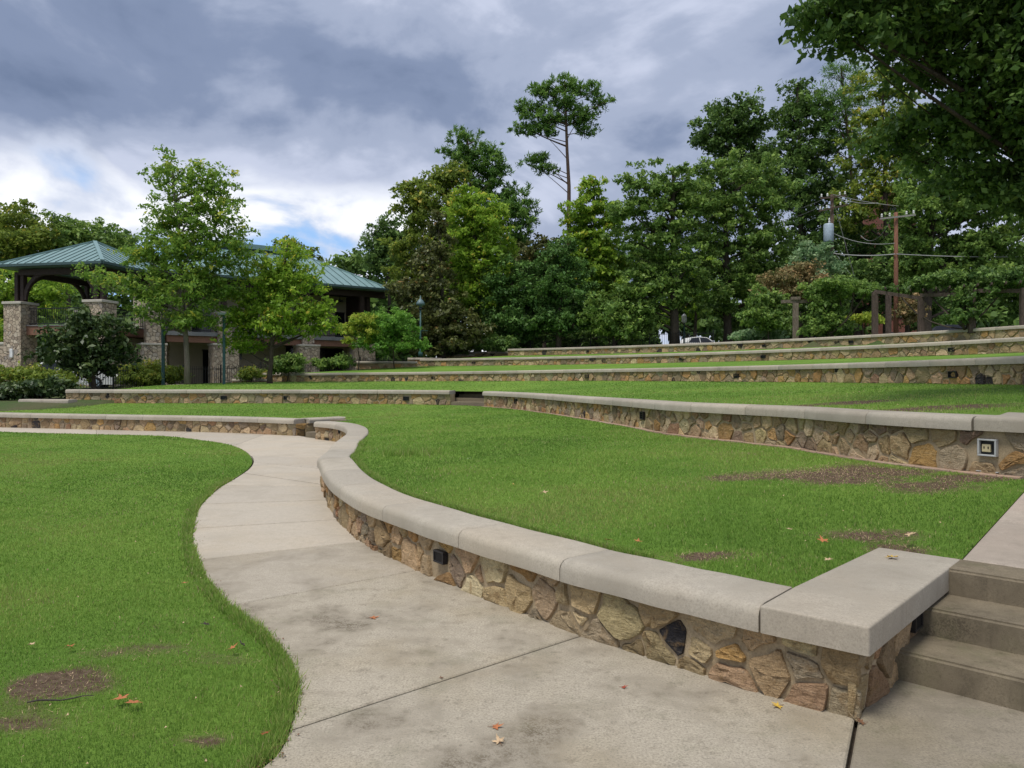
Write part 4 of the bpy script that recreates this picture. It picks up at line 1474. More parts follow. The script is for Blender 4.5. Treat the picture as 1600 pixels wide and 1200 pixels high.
tree('tall_pine', 'tall lone pine with a bare trunk and wide flat crown against the sky', 70, 893, 3.6,
     [(880, 132, 30, 15), (848, 142, 26, 13), (912, 140, 26, 15), (938, 160, 18, 12), (875, 160, 42, 15), (825, 172, 26, 13), (852, 186, 40, 13), (912, 182, 34, 17), (818, 200, 24, 9), (846, 206, 26, 9), (918, 205, 22, 10),
      (828, 252, 22, 8), (852, 262, 22, 10), (842, 246, 16, 7)],
     'pine', 15000, 0.36, 0.31, 113, clump=0.36, per=15, bark='bark_pine', aspect=0.24, needle=True, limbs=14, flat=0.9, trunk_top=at(882, 135, 70), depth=0.8, grow=1.05, limb_k=0.16, boughs=0.5)
tree('cedar_tree', 'dark broad evergreen behind the iron fence, left of the taller evergreen', 57, 800, 3.4,
     [(800, 425, 30, 20), (790, 455, 42, 26), (815, 470, 36, 28), (790, 495, 52, 26), (815, 515, 46, 18)], 'cedar', 18000, 0.22, 0.22, 114, clump=0.5, limbs=8, per=30)
tree('cedar_tree', 'tallest dark evergreen behind the iron fence', 56, 873, 3.5,
     [(878, 395, 26, 20), (865, 420, 36, 24), (895, 435, 34, 28), (870, 460, 50, 28), (890, 490, 50, 28), (860, 508, 44, 20)], 'cedar', 20000, 0.22, 0.24, 115, clump=0.5, limbs=8, per=30)
tree('background_tree', 'dark reddish tree showing between the evergreens', 66, 850, 3.4, [(860, 392, 34, 20), (830, 405, 26, 24), (850, 430, 46, 30)], 'brown', 8000, 0.3, 0.2, 116, clump=0.6)
tree('maple_tree', 'bright lime green pointed maple right of the tall pine', 61, 930, 3.6,
     [(928, 300, 20, 26), (915, 330, 32, 26), (950, 340, 26, 28), (905, 365, 28, 26), (940, 380, 40, 30), (915, 400, 36, 28), (955, 415, 34, 30), (960, 455, 30, 18), (930, 440, 34, 30)],
     'bright', 24000, 0.27, 0.25, 117, clump=0.5, per=30)
tree('holly_tree', 'dark green rounded evergreen at the fence, right of the tall evergreens', 54, 960, 3.6,
     [(960, 478, 40, 22), (945, 500, 44, 22), (985, 495, 36, 26), (970, 515, 54, 16)], 'oak', 16000, 0.22, 0.2, 118, clump=0.45, limbs=8)
tree('oak_tree', 'broad oak with a dark forked trunk above the iron fence', 54, 1054, 3.75,
     [(1000, 290, 38, 28), (1050, 278, 40, 26), (985, 330, 36, 34), (1035, 325, 50, 36), (1085, 320, 40, 40), (1000, 380, 46, 36), (1060, 375, 54, 38), (1015, 425, 48, 34), (1070, 425, 54, 36), (1030, 460, 44, 24), (1085, 465, 40, 26), (990, 450, 36, 24), (1010, 490, 34, 18)],
     'oak', 34000, 0.25, 0.36, 119, clump=0.5, per=30, limbs=30)
tree('oak_tree', 'widest dense oak in front of the tall trees, left of the utility poles', 57, 1137, 3.8,
     [(1130, 270, 46, 28), (1180, 275, 44, 30), (1110, 310, 46, 36), (1160, 320, 56, 40), (1210, 320, 36, 40), (1130, 370, 60, 40), (1190, 375, 52, 42), (1120, 420, 52, 36), (1180, 425, 54, 38), (1225, 400, 26, 34), (1150, 465, 56, 30), (1205, 460, 36, 26), (1110, 480, 40, 22)],
     'oak', 36000, 0.26, 0.34, 120, clump=0.55, per=30, limbs=24)
tree('background_tree', 'tall dark hardwood rising behind the widest oak', 78, 1165, 3.9,
     [(1150, 170, 38, 16), (1120, 195, 40, 20), (1170, 195, 44, 24), (1100, 212, 28, 16), (1140, 225, 46, 26), (1190, 235, 36, 34), (1160, 270, 50, 34)],
     'deep', 16000, 0.36, 0.35, 121, clump=0.75, limbs=26)
tree('background_tree', 'tall dark hardwood with a leaning top left of the long-limbed pine', 74, 1255, 3.9,
     [(1248, 138, 24, 14), (1230, 165, 28, 18), (1270, 165, 30, 22), (1250, 195, 40, 28), (1235, 240, 44, 34), (1285, 225, 40, 36), (1250, 290, 56, 40), (1300, 290, 46, 44), (1270, 345, 60, 40), (1250, 395, 56, 34)],
     'deep', 26000, 0.34, 0.38, 122, clump=0.75, limbs=24)
tree('loblolly_pine', 'long-limbed pine behind the hanging branches', 72, 1345, 3.9,
     [(1315, 110, 34, 10), (1345, 130, 36, 12), (1310, 150, 44, 16), (1340, 175, 44, 20), (1300, 180, 30, 14), (1330, 215, 50, 24)], 'pine', 12000, 0.36, 0.3, 123, clump=0.6, per=22, bark='bark_pine', aspect=0.16, needle=True, limbs=24)
tree('hardwood_tree', 'pale olive hardwood behind the utility poles', 66, 1385, 3.9,
     [(1380, 130, 44, 24), (1400, 175, 50, 34), (1360, 210, 44, 34), (1420, 230, 56, 44), (1350, 260, 40, 36), (1330, 330, 34, 40), (1390, 290, 60, 40), (1440, 300, 40, 44)],
     'olive', 22000, 0.30, 0.3, 124, clump=0.65)
tree('oak_tree', 'large shaded oak with a visible trunk above the pergola', 50, 1447, 3.9,
     [(1460, 290, 52, 34), (1420, 330, 40, 36), (1490, 325, 46, 40), (1540, 320, 46, 44), (1440, 375, 46, 32), (1500, 380, 52, 36), (1560, 380, 46, 40), (1420, 410, 40, 22), (1470, 425, 46, 22), (1530, 430, 52, 24)],
     'oak', 30000, 0.26, 0.40, 125, clump=0.55, per=30, limbs=26)
tree('hardwood_tree', 'dense shaded tree at the photo edge beyond the pergola', 52, 1610, 4.0,
     [(1560, 200, 60, 50), (1620, 180, 60, 60), (1500, 215, 50, 50), (1640, 300, 70, 70), (1590, 290, 50, 44), (1620, 400, 60, 60), (1590, 460, 50, 34), (1680, 420, 60, 80)],
     'oak', 24000, 0.30, 0.4, 126, clump=0.65)
tree('hardwood_tree', 'dark trees\' lower mass behind the utility poles and wires', 70, 1340, 3.9,
     [(1320, 380, 60, 44), (1380, 400, 60, 50), (1290, 430, 50, 44), (1350, 455, 70, 40), (1420, 450, 60, 40)], 'deep', 20000, 0.34, 0.35, 127, clump=0.7)
tree('hardwood_tree', 'dark leafy tree filling the view behind the red pole', 64, 1420, 3.9, [(1405, 400, 40, 40), (1440, 430, 50, 40), (1395, 465, 44, 40), (1450, 480, 50, 34), (1350, 440, 40, 40)], 'deep', 12000, 0.3, 0.25, 133, clump=0.6)
tree('silver_tree', 'small pale silvery green tree beside the transformer pole', 50, 1268, 3.9,
     [(1272, 392, 18, 18), (1258, 412, 24, 18), (1285, 420, 26, 20), (1265, 438, 36, 16)], 'silver', 9000, 0.20, 0.10, 128, clump=0.38, limbs=14)
tree('dogwood_tree', 'small dogwood with rusty brown leaves behind the pergola post', 47, 1240, 3.95,
     [(1250, 425, 26, 12), (1225, 438, 34, 14), (1265, 445, 30, 14), (1205, 455, 24, 12), (1240, 460, 44, 10)], 'dogwood', 8000, 0.19, 0.09, 129, clump=0.38, per=18, limbs=20)
tree('background_tree', 'sunlit tree beyond the street, glimpsed behind the dark fork', 88, 1085, 3.8, [(1080, 470, 44, 30), (1090, 430, 50, 40), (1030, 480, 40, 30)], 'bright', 8000, 0.36, 0.25, 130, clump=0.7)
tree('background_tree', 'dark filler tree behind the evergreens and the bright maple', 75, 900, 3.7, [(890, 440, 70, 50), (960, 430, 60, 60), (830, 460, 60, 50), (1000, 440, 50, 60), (910, 500, 90, 34)], 'deep', 14000, 0.36, 0.3, 131, clump=0.8)
tree('background_tree', 'dark understory tree between the two oak trunks', 70, 1185, 3.8, [(1180, 480, 60, 40), (1230, 470, 50, 40), (1150, 490, 50, 30), (1200, 505, 60, 24)], 'deep', 12000, 0.32, 0.2, 132, clump=0.7)


# --- shrubs and hedges: foliage right down to the ground on short stems
def shrub(name, label, Y, lobes_px, leaf, n, size, seed, cat='shrub', clump=0.32, base_px=None, **kw):
    bp = base_px or sum(l[0] for l in lobes_px) / len(lobes_px)
    return tree(name, label, Y, bp, None, lobes_px, leaf, n, size, kw.pop('trunk_r', 0.05), seed, cat, None, clump, limbs=kw.pop('limbs', 8), **kw)


shrub('round_shrub', 'large rounded bright green bush beside the lamp post', 47.5, [(605, 500, 30, 22), (590, 520, 36, 22), (630, 515, 32, 26), (610, 538, 46, 18), (650, 540, 18, 14)], 'bush', 16000, 0.14, 201)
shrub('lime_shrub', 'leggy lime green shrub before the end of the building', 46.5, [(562, 502, 20, 12), (578, 505, 16, 10), (545, 518, 14, 10), (565, 525, 20, 12), (548, 535, 12, 8)], 'lime', 5000, 0.15, 202, clump=0.28)
shrub('clipped_hedge', 'clipped hedge with yellowish top behind the second wall', 40.0, [(205, 585, 22, 13), (230, 583, 26, 14), (258, 585, 24, 13), (275, 588, 16, 11), (230, 594, 44, 8)], 'olive', 12000, 0.12, 203, 'hedge')
shrub('clipped_hedge', 'rounded mixed hedge beneath the pavilion at the photo edge', 33.0, [(15, 590, 26, 16), (50, 588, 26, 14), (80, 592, 26, 15), (100, 595, 18, 12), (-15, 595, 26, 18)], 'olive', 12000, 0.12, 204, 'hedge')
shrub('border_planting', 'broad-leaved dark border planting above the lowest cheek wall', 30.0, [(10, 614, 20, 9), (40, 612, 22, 10), (70, 610, 22, 10), (92, 608, 16, 9)], 'magnolia', 6000, 0.17, 205, 'planting')
shrub('shrub', 'dark leafy shrub between the iron fence and the terrace end', 43.5, [(445, 570, 17, 12), (460, 566, 14, 12), (437, 576, 12, 9)], 'oak', 4500, 0.15, 206)
shrub('shrub', 'low green shrub at the foot of the fence left of the leafy shrub', 43.0, [(395, 585, 15, 7), (385, 588, 10, 6)], 'olive', 2000, 0.13, 207)
shrub('shrub', 'low dark green shrub behind the third wall end, under the lime shrub', 47.0, [(520, 565, 18, 9), (540, 567, 18, 8), (505, 570, 14, 7)], 'oak', 4000, 0.14, 208)
shrub('shrub', 'pale low shrub beneath the widest oak', 45.0, [(1180, 523, 26, 8), (1205, 520, 22, 8), (1160, 527, 12, 5)], 'silver', 4500, 0.14, 209)
shrub('shrub', 'vine-tangled shrub left of the first pergola post', 43.5, [(1190, 470, 24, 20), (1215, 480, 22, 20), (1185, 495, 26, 18), (1215, 502, 22, 16)], 'oak', 9000, 0.17, 210)
shrub('shrub', 'low yellow-green shrub seen between the pergola posts', 50.0, [(1335, 500, 22, 7), (1360, 500, 16, 7)], 'lime', 2500, 0.15, 211)
shrub('shrub', 'orange-tinged shrub behind the pergola posts', 46.0, [(1420, 478, 16, 16), (1410, 492, 14, 12), (1425, 500, 14, 8)], 'dogwood', 3500, 0.15, 212)
shrub('shrub', 'bushy climber base between first and second pergola posts', 40.0, [(1290, 500, 24, 16), (1300, 480, 22, 16), (1275, 515, 18, 8), (1310, 512, 18, 9)], 'oak', 8000, 0.15, 213)
shrub('shrub', 'dark shrub under the brown magnolia', 55.0, [(690, 548, 26, 10), (715, 545, 22, 9), (755, 541, 24, 9), (790, 538, 22, 9)], 'deep', 7000, 0.18, 214)
shrub('shrub', 'dark hedge row inside the fence under the tall evergreens', 60.0, [(830, 530, 40, 12), (900, 528, 40, 12), (960, 526, 40, 12), (1010, 524, 30, 12)], 'deep', 9000, 0.22, 215, 'hedge')

# --- the near tree whose branches hang into the upper right of the view
rng = np.random.default_rng(301)
near = empty('overhanging_tree', (9.6, 11.5, gz1(9.6, 11.5)), 'near tree whose dark leafy branches hang into the top corner', 'tree')
NL = [(1290, 20, 60, 34, 9.5), (1350, 10, 70, 50, 9.5), (1330, 62, 56, 24, 9.3), (1420, 40, 70, 60, 9.8), (1490, 20, 80, 70, 10.2), (1570, 40, 80, 70, 9.8), (1450, 110, 60, 44, 10.4), (1530, 120, 70, 56, 10.0), (1610, 140, 70, 70, 9.6),
      (1480, 190, 60, 26, 10.8), (1560, 210, 70, 36, 10.4), (1410, 200, 44, 16, 11.2), (1385, 232, 36, 13, 11.6), (1450, 250, 44, 18, 11.4), (1520, 280, 60, 26, 11.0), (1600, 300, 60, 40, 10.6), (1660, 230, 70, 70, 10), (1640, 0, 90, 80, 9.6), (1700, 90, 90, 90, 9.6),
      (1380, -60, 110, 60, 9.6), (1520, -70, 120, 70, 10), (1660, -90, 120, 80, 10)]
lob = []
for px, py, rx, ry, yy in NL:
    kk = yy / F
    x, y, z = at(px, py, yy)
    lob.append((x, y, z, rx * kk, rx * kk * 1.3, ry * kk))
co, tint, cen = leaf_cloud(lob, 60000, 0.092, rng, 0.21, 14, 0.55, 0.75, 0.6, 0.6, boughs=0.42)
zb_ = gz1(9.6, 11.5)
tr = [(9.6, 11.5, zb_ - 0.2), (9.55, 11.45, zb_ + 2.2), (9.4, 11.3, zb_ + 4.5), (9.2, 11.1, zb_ + 7.0), (9.0, 10.9, zb_ + 10.0)]
lm = []
for l in lob:
    lm.append((np.clip((l[2] - 0.3 * abs(9.4 - l[0]) - zb_) / 10.0, 0.2, 0.95), l[:3], 0.055))
for c in cen[rng.choice(len(cen), 90, replace=False)]:
    j = int(np.argmin([np.linalg.norm(np.array(l[:3]) - c) for l in lob]))
    lm.append((np.clip((lob[j][2] - 0.3 * abs(9.4 - lob[j][0]) - zb_) / 10.0, 0.2, 0.95), c, 0.018))
wood(tr, 0.24, lm, rng, 10).build('trunk', M['bark'], near, smooth=True)
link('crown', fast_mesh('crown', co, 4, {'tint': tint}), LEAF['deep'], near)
# unseen upper tree shading the terrace ends; last lobes added to shade the stair
co, tint, cen = leaf_cloud([(9.5, 10.5, 10.5, 4.8, 4.8, 2.4), (11.5, 9.0, 8.0, 4.0, 4.6, 2.2), (12.5, 12.5, 9.0, 4, 4, 2.6), (8.5, 8.0, 9.2, 3.4, 3.6, 1.6), (9.0, 13.0, 10, 3.5, 3.5, 2.0), (5.8, 5.0, 8.0, 3.2, 3.0, 1.3), (4.6, 1.8, 7.6, 3.0, 2.6, 1.2)], 36000, 0.19, rng, 0.5, 20)
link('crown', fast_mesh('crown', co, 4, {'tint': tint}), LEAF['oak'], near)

# far wood closing the view behind everything
rng = np.random.default_rng(401)
lob = []
for px in range(560, 2300, 70):
    yy = 105 + rng.uniform(-8, 8)
    x, y, z = at(px, 470 + rng.uniform(-14, 10), yy)
    lob.append((x, y, z, 8.5, 4, 8.0 + rng.uniform(-1.5, 3)))
for px in range(-700, 260, 80):
    yy = 100 + rng.uniform(-8, 8)
    x, y, z = at(px, 470 + rng.uniform(-20, 20), yy)
    lob.append((x, y, z, 9, 4, 8.5 + rng.uniform(-1.5, 3)))
for px in range(560, 2300, 45):
    yy = 90 + rng.uniform(-4, 4)
    x, y, z = at(px, 525 + rng.uniform(-6, 6), yy)
    lob.append((x, y, z, 4.5, 2, 3.4))
for px in range(-400, 640, 60):
    yy = 84 + rng.uniform(-4, 4)
    x, y, z = at(px, 545 + rng.uniform(-6, 6), yy)
    lob.append((x, y, z, 5.0, 2, 5.0))
co, tint, cen = leaf_cloud(lob, 150000, 1.05, rng, 2.0, 40, 0.4)
tag(link('woods', fast_mesh('woods', co, 4, {'tint': tint}), LEAF['deep']), 'dark far-off wood closing the view behind the trees', 'woods', kind='stuff')

# ------------------------------------------------------------------ building with green metal roof
def rubble_material():
    m, t = new_mat('pillar_rubble')
    P = pos(t)
    vo = t.n('ShaderNodeTexVoronoi', feature='F1', inp={'Vector': P, 'Scale': 4.2, 'Randomness': 1.0})
    vd = t.n('ShaderNodeTexVoronoi', feature='DISTANCE_TO_EDGE', inp={'Vector': P, 'Scale': 4.2, 'Randomness': 1.0})
    sp = t.n('ShaderNodeSeparateColor', inp={0: vo.outputs['Color']})
    c = t.ramp(sp.outputs[0], [(0.0, (0.27, 0.21, 0.16)), (0.3, (0.56, 0.46, 0.34)), (0.6, (0.45, 0.35, 0.26)), (0.85, (0.66, 0.56, 0.43)), (1.0, (0.35, 0.30, 0.26))])
    c = t.mix(1.0, c, t.ramp(t.noise(P, 16, 5, 0.7), [(0.3, 0.7), (0.7, 1.2)]), 'MULTIPLY')
    j = t.smooth(vd.outputs['Distance'], 0.0, 0.06)
    c = t.mix(j, (0.20, 0.165, 0.13), c)
    return finish(m, t, c, 0.9, j, 1.0, 0.05, 0.2)


M['rubble'] = rubble_material()
M['roof'] = plain('green_metal_roof', (0.165, 0.270, 0.262), 0.42, 0.0, 0.08, 1.2, 0.5)
M['roof_trim'] = plain('green_metal_trim', (0.045, 0.085, 0.082), 0.45)
M['timber'] = plain('dark_timber', (0.040, 0.024, 0.018), 0.7, var=0.3)
M['stucco'] = plain('tan_stucco', (0.52, 0.44, 0.34), 0.9, var=0.06, scale=3)
M['beam'] = plain('redwood_beam', (0.23, 0.115, 0.075), 0.75, var=0.2)
M['slabgrey'] = plain('grey_deck', (0.22, 0.22, 0.22), 0.8)
M['caststone'] = plain('cast_stone', (0.50, 0.46, 0.39), 0.85, var=0.1)
M['glass_dark'] = plain('dark_glass', (0.010, 0.011, 0.014), 0.12, 0.0, 0.05, 2, 0.6)
M['teal'] = plain('teal_post', (0.035, 0.095, 0.095), 0.5)
M['teal_pale'] = plain('pale_teal', (0.30, 0.37, 0.35), 0.5)
M['pale_metal'] = plain('pale_metal', (0.42, 0.43, 0.42), 0.5)
M['blue_sign'] = plain('blue_sign', (0.012, 0.016, 0.07), 0.5)
M['white_paint'] = plain('white_paint', (0.75, 0.75, 0.74), 0.4)

V3 = Vector
U1 = np.array((0.793, 0.610)); U1 /= np.linalg.norm(U1)          # along the long front, going right and away
U2 = np.array((-U1[1], U1[0]))                                    # into the building
FA = np.array(((240 - 800) / F * 47.0, 47.0))


def on_front(px, depth_in=0.0):
    """distance along the front line that shows at this photo column"""
    k = (px - 800) / F
    o = FA + U2 * depth_in
    return (k * o[1] - o[0]) / (U1[0] - k * U1[1])


def fp(s, d=0.0):
    return FA + U1 * s + U2 * d


bld = empty('park_building', (*fp(0), 1.2), 'two-storey stone and stucco building with porch and green metal roof', 'building')
S0, S1 = on_front(262), on_front(596)
GZ0, FLOOR, EAVE, RIDGE = 1.15, 4.72, 8.50, 11.45


def bbox(name, s0, s1, d0, d1, z0, z1, mat, parent=None, bev=0.0):
    c = fp((s0 + s1) / 2, (d0 + d1) / 2)
    return MB().box((c[0], c[1], (z0 + z1) / 2), (s1 - s0, d1 - d0, z1 - z0), U1, bev).build(name, M[mat], parent or bld)


bbox('lower_wall', S0, S1 + 0.4, 3.2, 11.5, GZ0 - 0.3, 4.25, 'stucco')
bbox('upper_wall', S0, S1 - 0.9, 4.4, 11.0, FLOOR, EAVE, 'stucco')
bbox('end_screen', S1 - 0.88, S1 - 0.6, 0.7, 11.0, FLOOR, EAVE - 0.3, 'timber')
bbox('porch_floor', S0, S1 + 0.6, 0.1, 4.4, 4.46, FLOOR, 'slabgrey')
bbox('porch_beam', S0, S1 + 0.5, 0.25, 0.60, 4.02, 4.455, 'beam')
bbox('porch_ceiling', S0, S1 + 0.4, 0.2, 4.39, EAVE - 0.28, EAVE - 0.12, 'timber')
bbox('eave_beam', S0, S1 + 0.5, 0.30, 0.65, EAVE - 0.62, EAVE - 0.29, 'timber')
# openings
for px0, px1, z0, z1, d in ((317, 332, GZ0, 3.6, 3.15), (368, 378, 3.0, 3.9, 3.15), (447, 472, GZ0, 4.0, 3.15), (500, 535, GZ0, 3.9, 3.15), (524, 538, FLOOR, 6.9, 4.35), (420, 440, FLOOR, 6.9, 4.35), (300, 330, FLOOR, 6.9, 4.35)):
    a, b = on_front(px0, d), on_front(px1, d)
    w_ = bbox('doorway', a, b, d - 0.02, d + 0.1, z0, z1, 'glass_dark')
    bbox('door_frame', a - 0.06, b + 0.06, d - 0.012, d + 0.08, z1 + 0.003, z1 + 0.08, 'timber', w_)


def pillar(px, wid, top, parent, low_top=None, low_w=None, ring=None, at_=None):
    s = on_front(px)
    c = fp(s, 0.35) if at_ is None else at_
    ax = U1 if ring is None else ring
    if low_top:
        lo = MB().box((c[0], c[1], (GZ0 - 0.3 + low_top) / 2), (low_w, low_w * 0.8, low_top - GZ0 + 0.3), ax).build('pillar', M['rubble'], parent)
        MB().box((c[0], c[1], low_top + 0.07), (low_w + 0.1, low_w * 0.8 + 0.1, 0.14), ax, 0.02).build('pillar_cap', M['caststone'], lo)
        z0 = low_top + 0.14
    else:
        z0 = GZ0 - 0.3
    sh = MB().box((c[0], c[1], (z0 + top) / 2), (wid, wid * 0.9, top - z0), ax).build('pillar', M['rubble'], parent)
    MB().box((c[0], c[1], top + 0.08), (wid + 0.14, wid * 0.9 + 0.14, 0.16), ax, 0.02).build('pillar_cap', M['caststone'], sh)
    MB().box((c[0], c[1], (top + 0.16 + EAVE - 0.6) / 2), (0.34, 0.34, EAVE - 0.6 - top - 0.16), ax).build('post', M['timber'], parent)


pillar(240, 0.85, 6.0, bld, 3.75, 1.45)
pillar(352, 0.90, 6.0, bld, 3.85, 1.65)
pillar(482, 0.85, 6.0, bld, 3.95, 1.50)
pillar(568, 1.60, 5.2, bld)


# railings
def railing(a, b, z, parent, gap=0.14, h=1.05):
    a, b = np.array(a), np.array(b)
    L = np.linalg.norm(b - a)
    d = (b - a) / L
    r = MB()
    r.beam((*a, z + h), (*b, z + h), 0.08, 0.06)
    r.beam((*a, z + 0.10), (*b, z + 0.10), 0.05, 0.05)
    rail = r.build('railing', M['iron'], parent)
    k = MB()
    n = int(L / gap)
    for i in range(1, n):
        p = a + d * (L * i / n)
        k.box((p[0], p[1], z + h / 2 + 0.05), (0.022, 0.022, h - 0.1), d)
    tag(k.build('baluster', M['iron'], rail), kind='stuff')


ps = [on_front(p) for p in (240, 352, 482, 568)]
for a, b in zip(ps[:-1], ps[1:]):
    railing(fp(a + 0.45, 0.3), fp(b - 0.45, 0.3), FLOOR, bld)
# blue notice on the railing
c = fp(on_front(277), 0.2)
MB().box((c[0], c[1], FLOOR + 0.42), (1.3, 0.04, 0.42), U1).build('notice', M['blue_sign'], bld)
# ceiling fan on the upper porch
c = fp(on_front(531, 2.2), 2.2)
fan = MB().lathe((c[0], c[1], EAVE - 0.95), [(0.06, 0.0), (0.14, 0.05), (0.14, 0.16), (0.03, 0.22), (0.02, 0.66)], 10).build('ceiling_fan', M['iron'], bld)
for k in range(5):
    a = k * 2 * math.pi / 5 + 0.2
    MB().beam((c[0] + 0.12 * math.cos(a), c[1] + 0.12 * math.sin(a), EAVE - 0.86), (c[0] + 0.75 * math.cos(a), c[1] + 0.75 * math.sin(a), EAVE - 0.86), 0.14, 0.02).build('fan_blade', M['iron'], fan)

# hip roof of the long wing
ov = 1.0
s0r, s1r, d0r, d1r = S0 - 0.3, S1 + 0.35, -ov + 0.2, 12.3
dm = (d0r + d1r) / 2
hip = 4.2
E = [V3((*fp(s0r, d0r), EAVE)), V3((*fp(s1r, d0r), EAVE)), V3((*fp(s1r, d1r), EAVE)), V3((*fp(s0r, d1r), EAVE))]
RA, RB = V3((*fp(s0r + 4.2, dm), RIDGE)), V3((*fp(s1r - hip, dm), RIDGE))
roof = mesh('roof', [*E, RA, RB] + [p - V3((0, 0, 0.16)) for p in E], [(0, 1, 5, 4), (1, 2, 5), (2, 3, 4, 5), (3, 0, 4), (9, 8, 7, 6), (0, 6, 7, 1), (1, 7, 8, 2), (2, 8, 9, 3), (3, 9, 6, 0)])
roof = link('roof', roof, M['roof'], bld)


def seams(tri_a, tri_b, apex_a, apex_b, spacing, parent, nlift=0.035):
    """standing seams running up a roof plane from the eave a-b to the ridge or apex"""
    k = MB()
    eave = tri_b - tri_a
    L = eave.length
    ed = eave.normalized()
    mid = (apex_a + apex_b) / 2
    up = (mid - tri_a) - ed * (mid - tri_a).dot(ed)
    nrm = ed.cross(up).normalized()
    if nrm.z < 0:
        nrm = -nrm
    pa, pb = (apex_a - tri_a).dot(ed), (apex_b - tri_a).dot(ed)
    n = int(L / spacing)
    for i in range(1, n):
        u = L * i / n
        f = 1.0
        if u < pa:
            f = u / pa
        elif u > pb:
            f = (L - u) / (L - pb)
        if f < 0.04:
            continue
        a = tri_a + ed * u + nrm * nlift * 0.5
        b = a + up * f
        k.beam(a, b, 0.035, nlift)
    return tag(k.build('standing_seam', M['roof_trim'], parent), kind='stuff')


seams(E[0], E[1], RA, RB, 0.62, roof)
seams(E[1], E[2], RB, RB, 0.62, roof)
MB().beam(RA + V3((0, 0, 0.22)), RB + V3((0, 0, 0.22)), 1.1, 0.36).build('ridge_cap', M['roof'], roof)
MB().beam(E[1] + V3((0, 0, .03)), RB + V3((0, 0, .03)), 0.18, 0.08).build('hip_cap', M['roof'], roof)
g_ = MB()
g_.beam(E[0] + V3((0, 0, -.08)) - V3((*U2, 0)) * 0.09, E[1] + V3((0, 0, -.08)) - V3((*U2, 0)) * 0.09, 0.15, 0.15)
g_.build('gutter', M['roof_trim'], bld)

# pavilion at the corner
pav = empty('corner_pavilion', ((160 - 800) / F * 44, 44, 1.1), 'open corner pavilion on stone pillars under a green pyramid roof', 'building')
PC = np.array(((160 - 800) / F * 44.0, 44.0))
Q1 = np.array((-0.981, 0.196)); Q2 = np.array((0.196, 0.981))
SIDE = 7.65
PE = 8.69
pcn = [PC, PC + Q1 * SIDE, PC + (Q1 + Q2) * SIDE, PC + Q2 * SIDE]
apex = PC + (Q1 + Q2) * SIDE / 2
EV = [V3((*p, PE)) for p in pcn]
AP = V3((*apex, 10.66))
pr = mesh('roof', EV + [AP] + [p - V3((0, 0, 0.18)) for p in EV], [(1, 0, 4), (2, 1, 4), (3, 2, 4), (0, 3, 4), (5, 6, 7, 8), (0, 1, 6, 5), (1, 2, 7, 6), (2, 3, 8, 7), (3, 0, 5, 8)])
pr = link('roof', pr, M['roof'], pav)
seams(EV[1], EV[0], AP, AP, 0.52, pr)
seams(EV[0], EV[3], AP, AP, 0.52, pr)
for i in range(4):
    MB().beam(EV[i] + V3((0, 0, .03)), AP + V3((0, 0, .03)), 0.22, 0.08).build('hip_cap', M['roof'], pr)
for i in (0, 1, 3):
    a, b = EV[i] + V3((0, 0, -.1)), EV[(i + 1) % 4] + V3((0, 0, -.1))
    MB().beam(a, b, 0.18, 0.16).build('gutter', M['roof_trim'], pav)
ins = 0.95
pp = [PC + (Q1 + Q2) * ins, PC + Q1 * (SIDE - ins) + Q2 * ins, PC + (Q1 + Q2) * (SIDE - ins), PC + Q2 * (SIDE - ins) + Q1 * ins]
PFL = 4.95
for i, p in enumerate(pp):
    q = MB().box((p[0], p[1], (0.8 + 6.25) / 2), (1.25, 1.25, 6.25 - 0.8), Q1).build('pillar', M['rubble'], pav)
    MB().box((p[0], p[1], 6.33), (1.4, 1.4, 0.16), Q1, 0.02).build('pillar_cap', M['caststone'], q)
    MB().box((p[0] - 0.17, p[1], 7.35), (0.24, 0.3, 1.9), Q1).build('post', M['timber'], pav)
    MB().box((p[0] + 0.2, p[1], 7.35), (0.24, 0.3, 1.9), Q1).build('post', M['timber'], pav)
for i in range(4):
    a, b = pp[i], pp[(i + 1) % 4]
    MB().beam((*a, PE - 0.42), (*b, PE - 0.42), 0.35, 0.36).build('eave_beam', M['timber'], pav)
    if i != 1:
        MB().beam((*a, 4.62), (*b, 4.62), 0.4, 0.55).build('porch_beam', M['beam'], pav)
        d_ = (b - a) / np.linalg.norm(b - a)
        railing(a + d_ * 0.65, b - d_ * 0.65, PFL, pav, 0.13)
    # curved braces springing from the posts
    d_ = (b - a) / np.linalg.norm(b - a)
    for org, sg in ((a, 1), (b, -1)):
        pts = []
        for t in np.linspace(0, math.pi / 2, 9):
            q = org + d_ * sg * (0.35 + 1.75 * (1 - math.cos(t)))
            pts.append((q[0], q[1], 6.55 + 1.7 * math.sin(t)))
        br = MB()
        for u, v_ in zip(pts[:-1], pts[1:]):
            br.beam(u, v_, 0.16, 0.24)
        br.build('arched_brace', M['timber'], pav)
dk = MB().prism([tuple(p) for p in (PC + (Q1 + Q2) * 0.7, PC + Q1 * (SIDE - 0.7) + Q2 * 0.7, PC + (Q1 + Q2) * (SIDE - 0.7), PC + Q2 * (SIDE - 0.7) + Q1 * 0.7)], 4.9, PFL)
dk.build('deck', M['slabgrey'], pav)
lw = MB().prism([tuple(p) for p in (PC + Q1 * 1.6 + Q2 * 3.4, PC + Q1 * 6.2 + Q2 * 3.4, PC + Q1 * 6.2 + Q2 * 7, PC + Q1 * 1.6 + Q2 * 7)], 0.8, 4.3)
lw.build('lower_wall', M['stucco'], pav)
sconce = pp[1] - Q2 * 0.66
MB().box((sconce[0], sconce[1], 3.2), (0.2, 0.1, 0.55), Q1, 0.02).build('wall_light', M['white_paint'], pav)
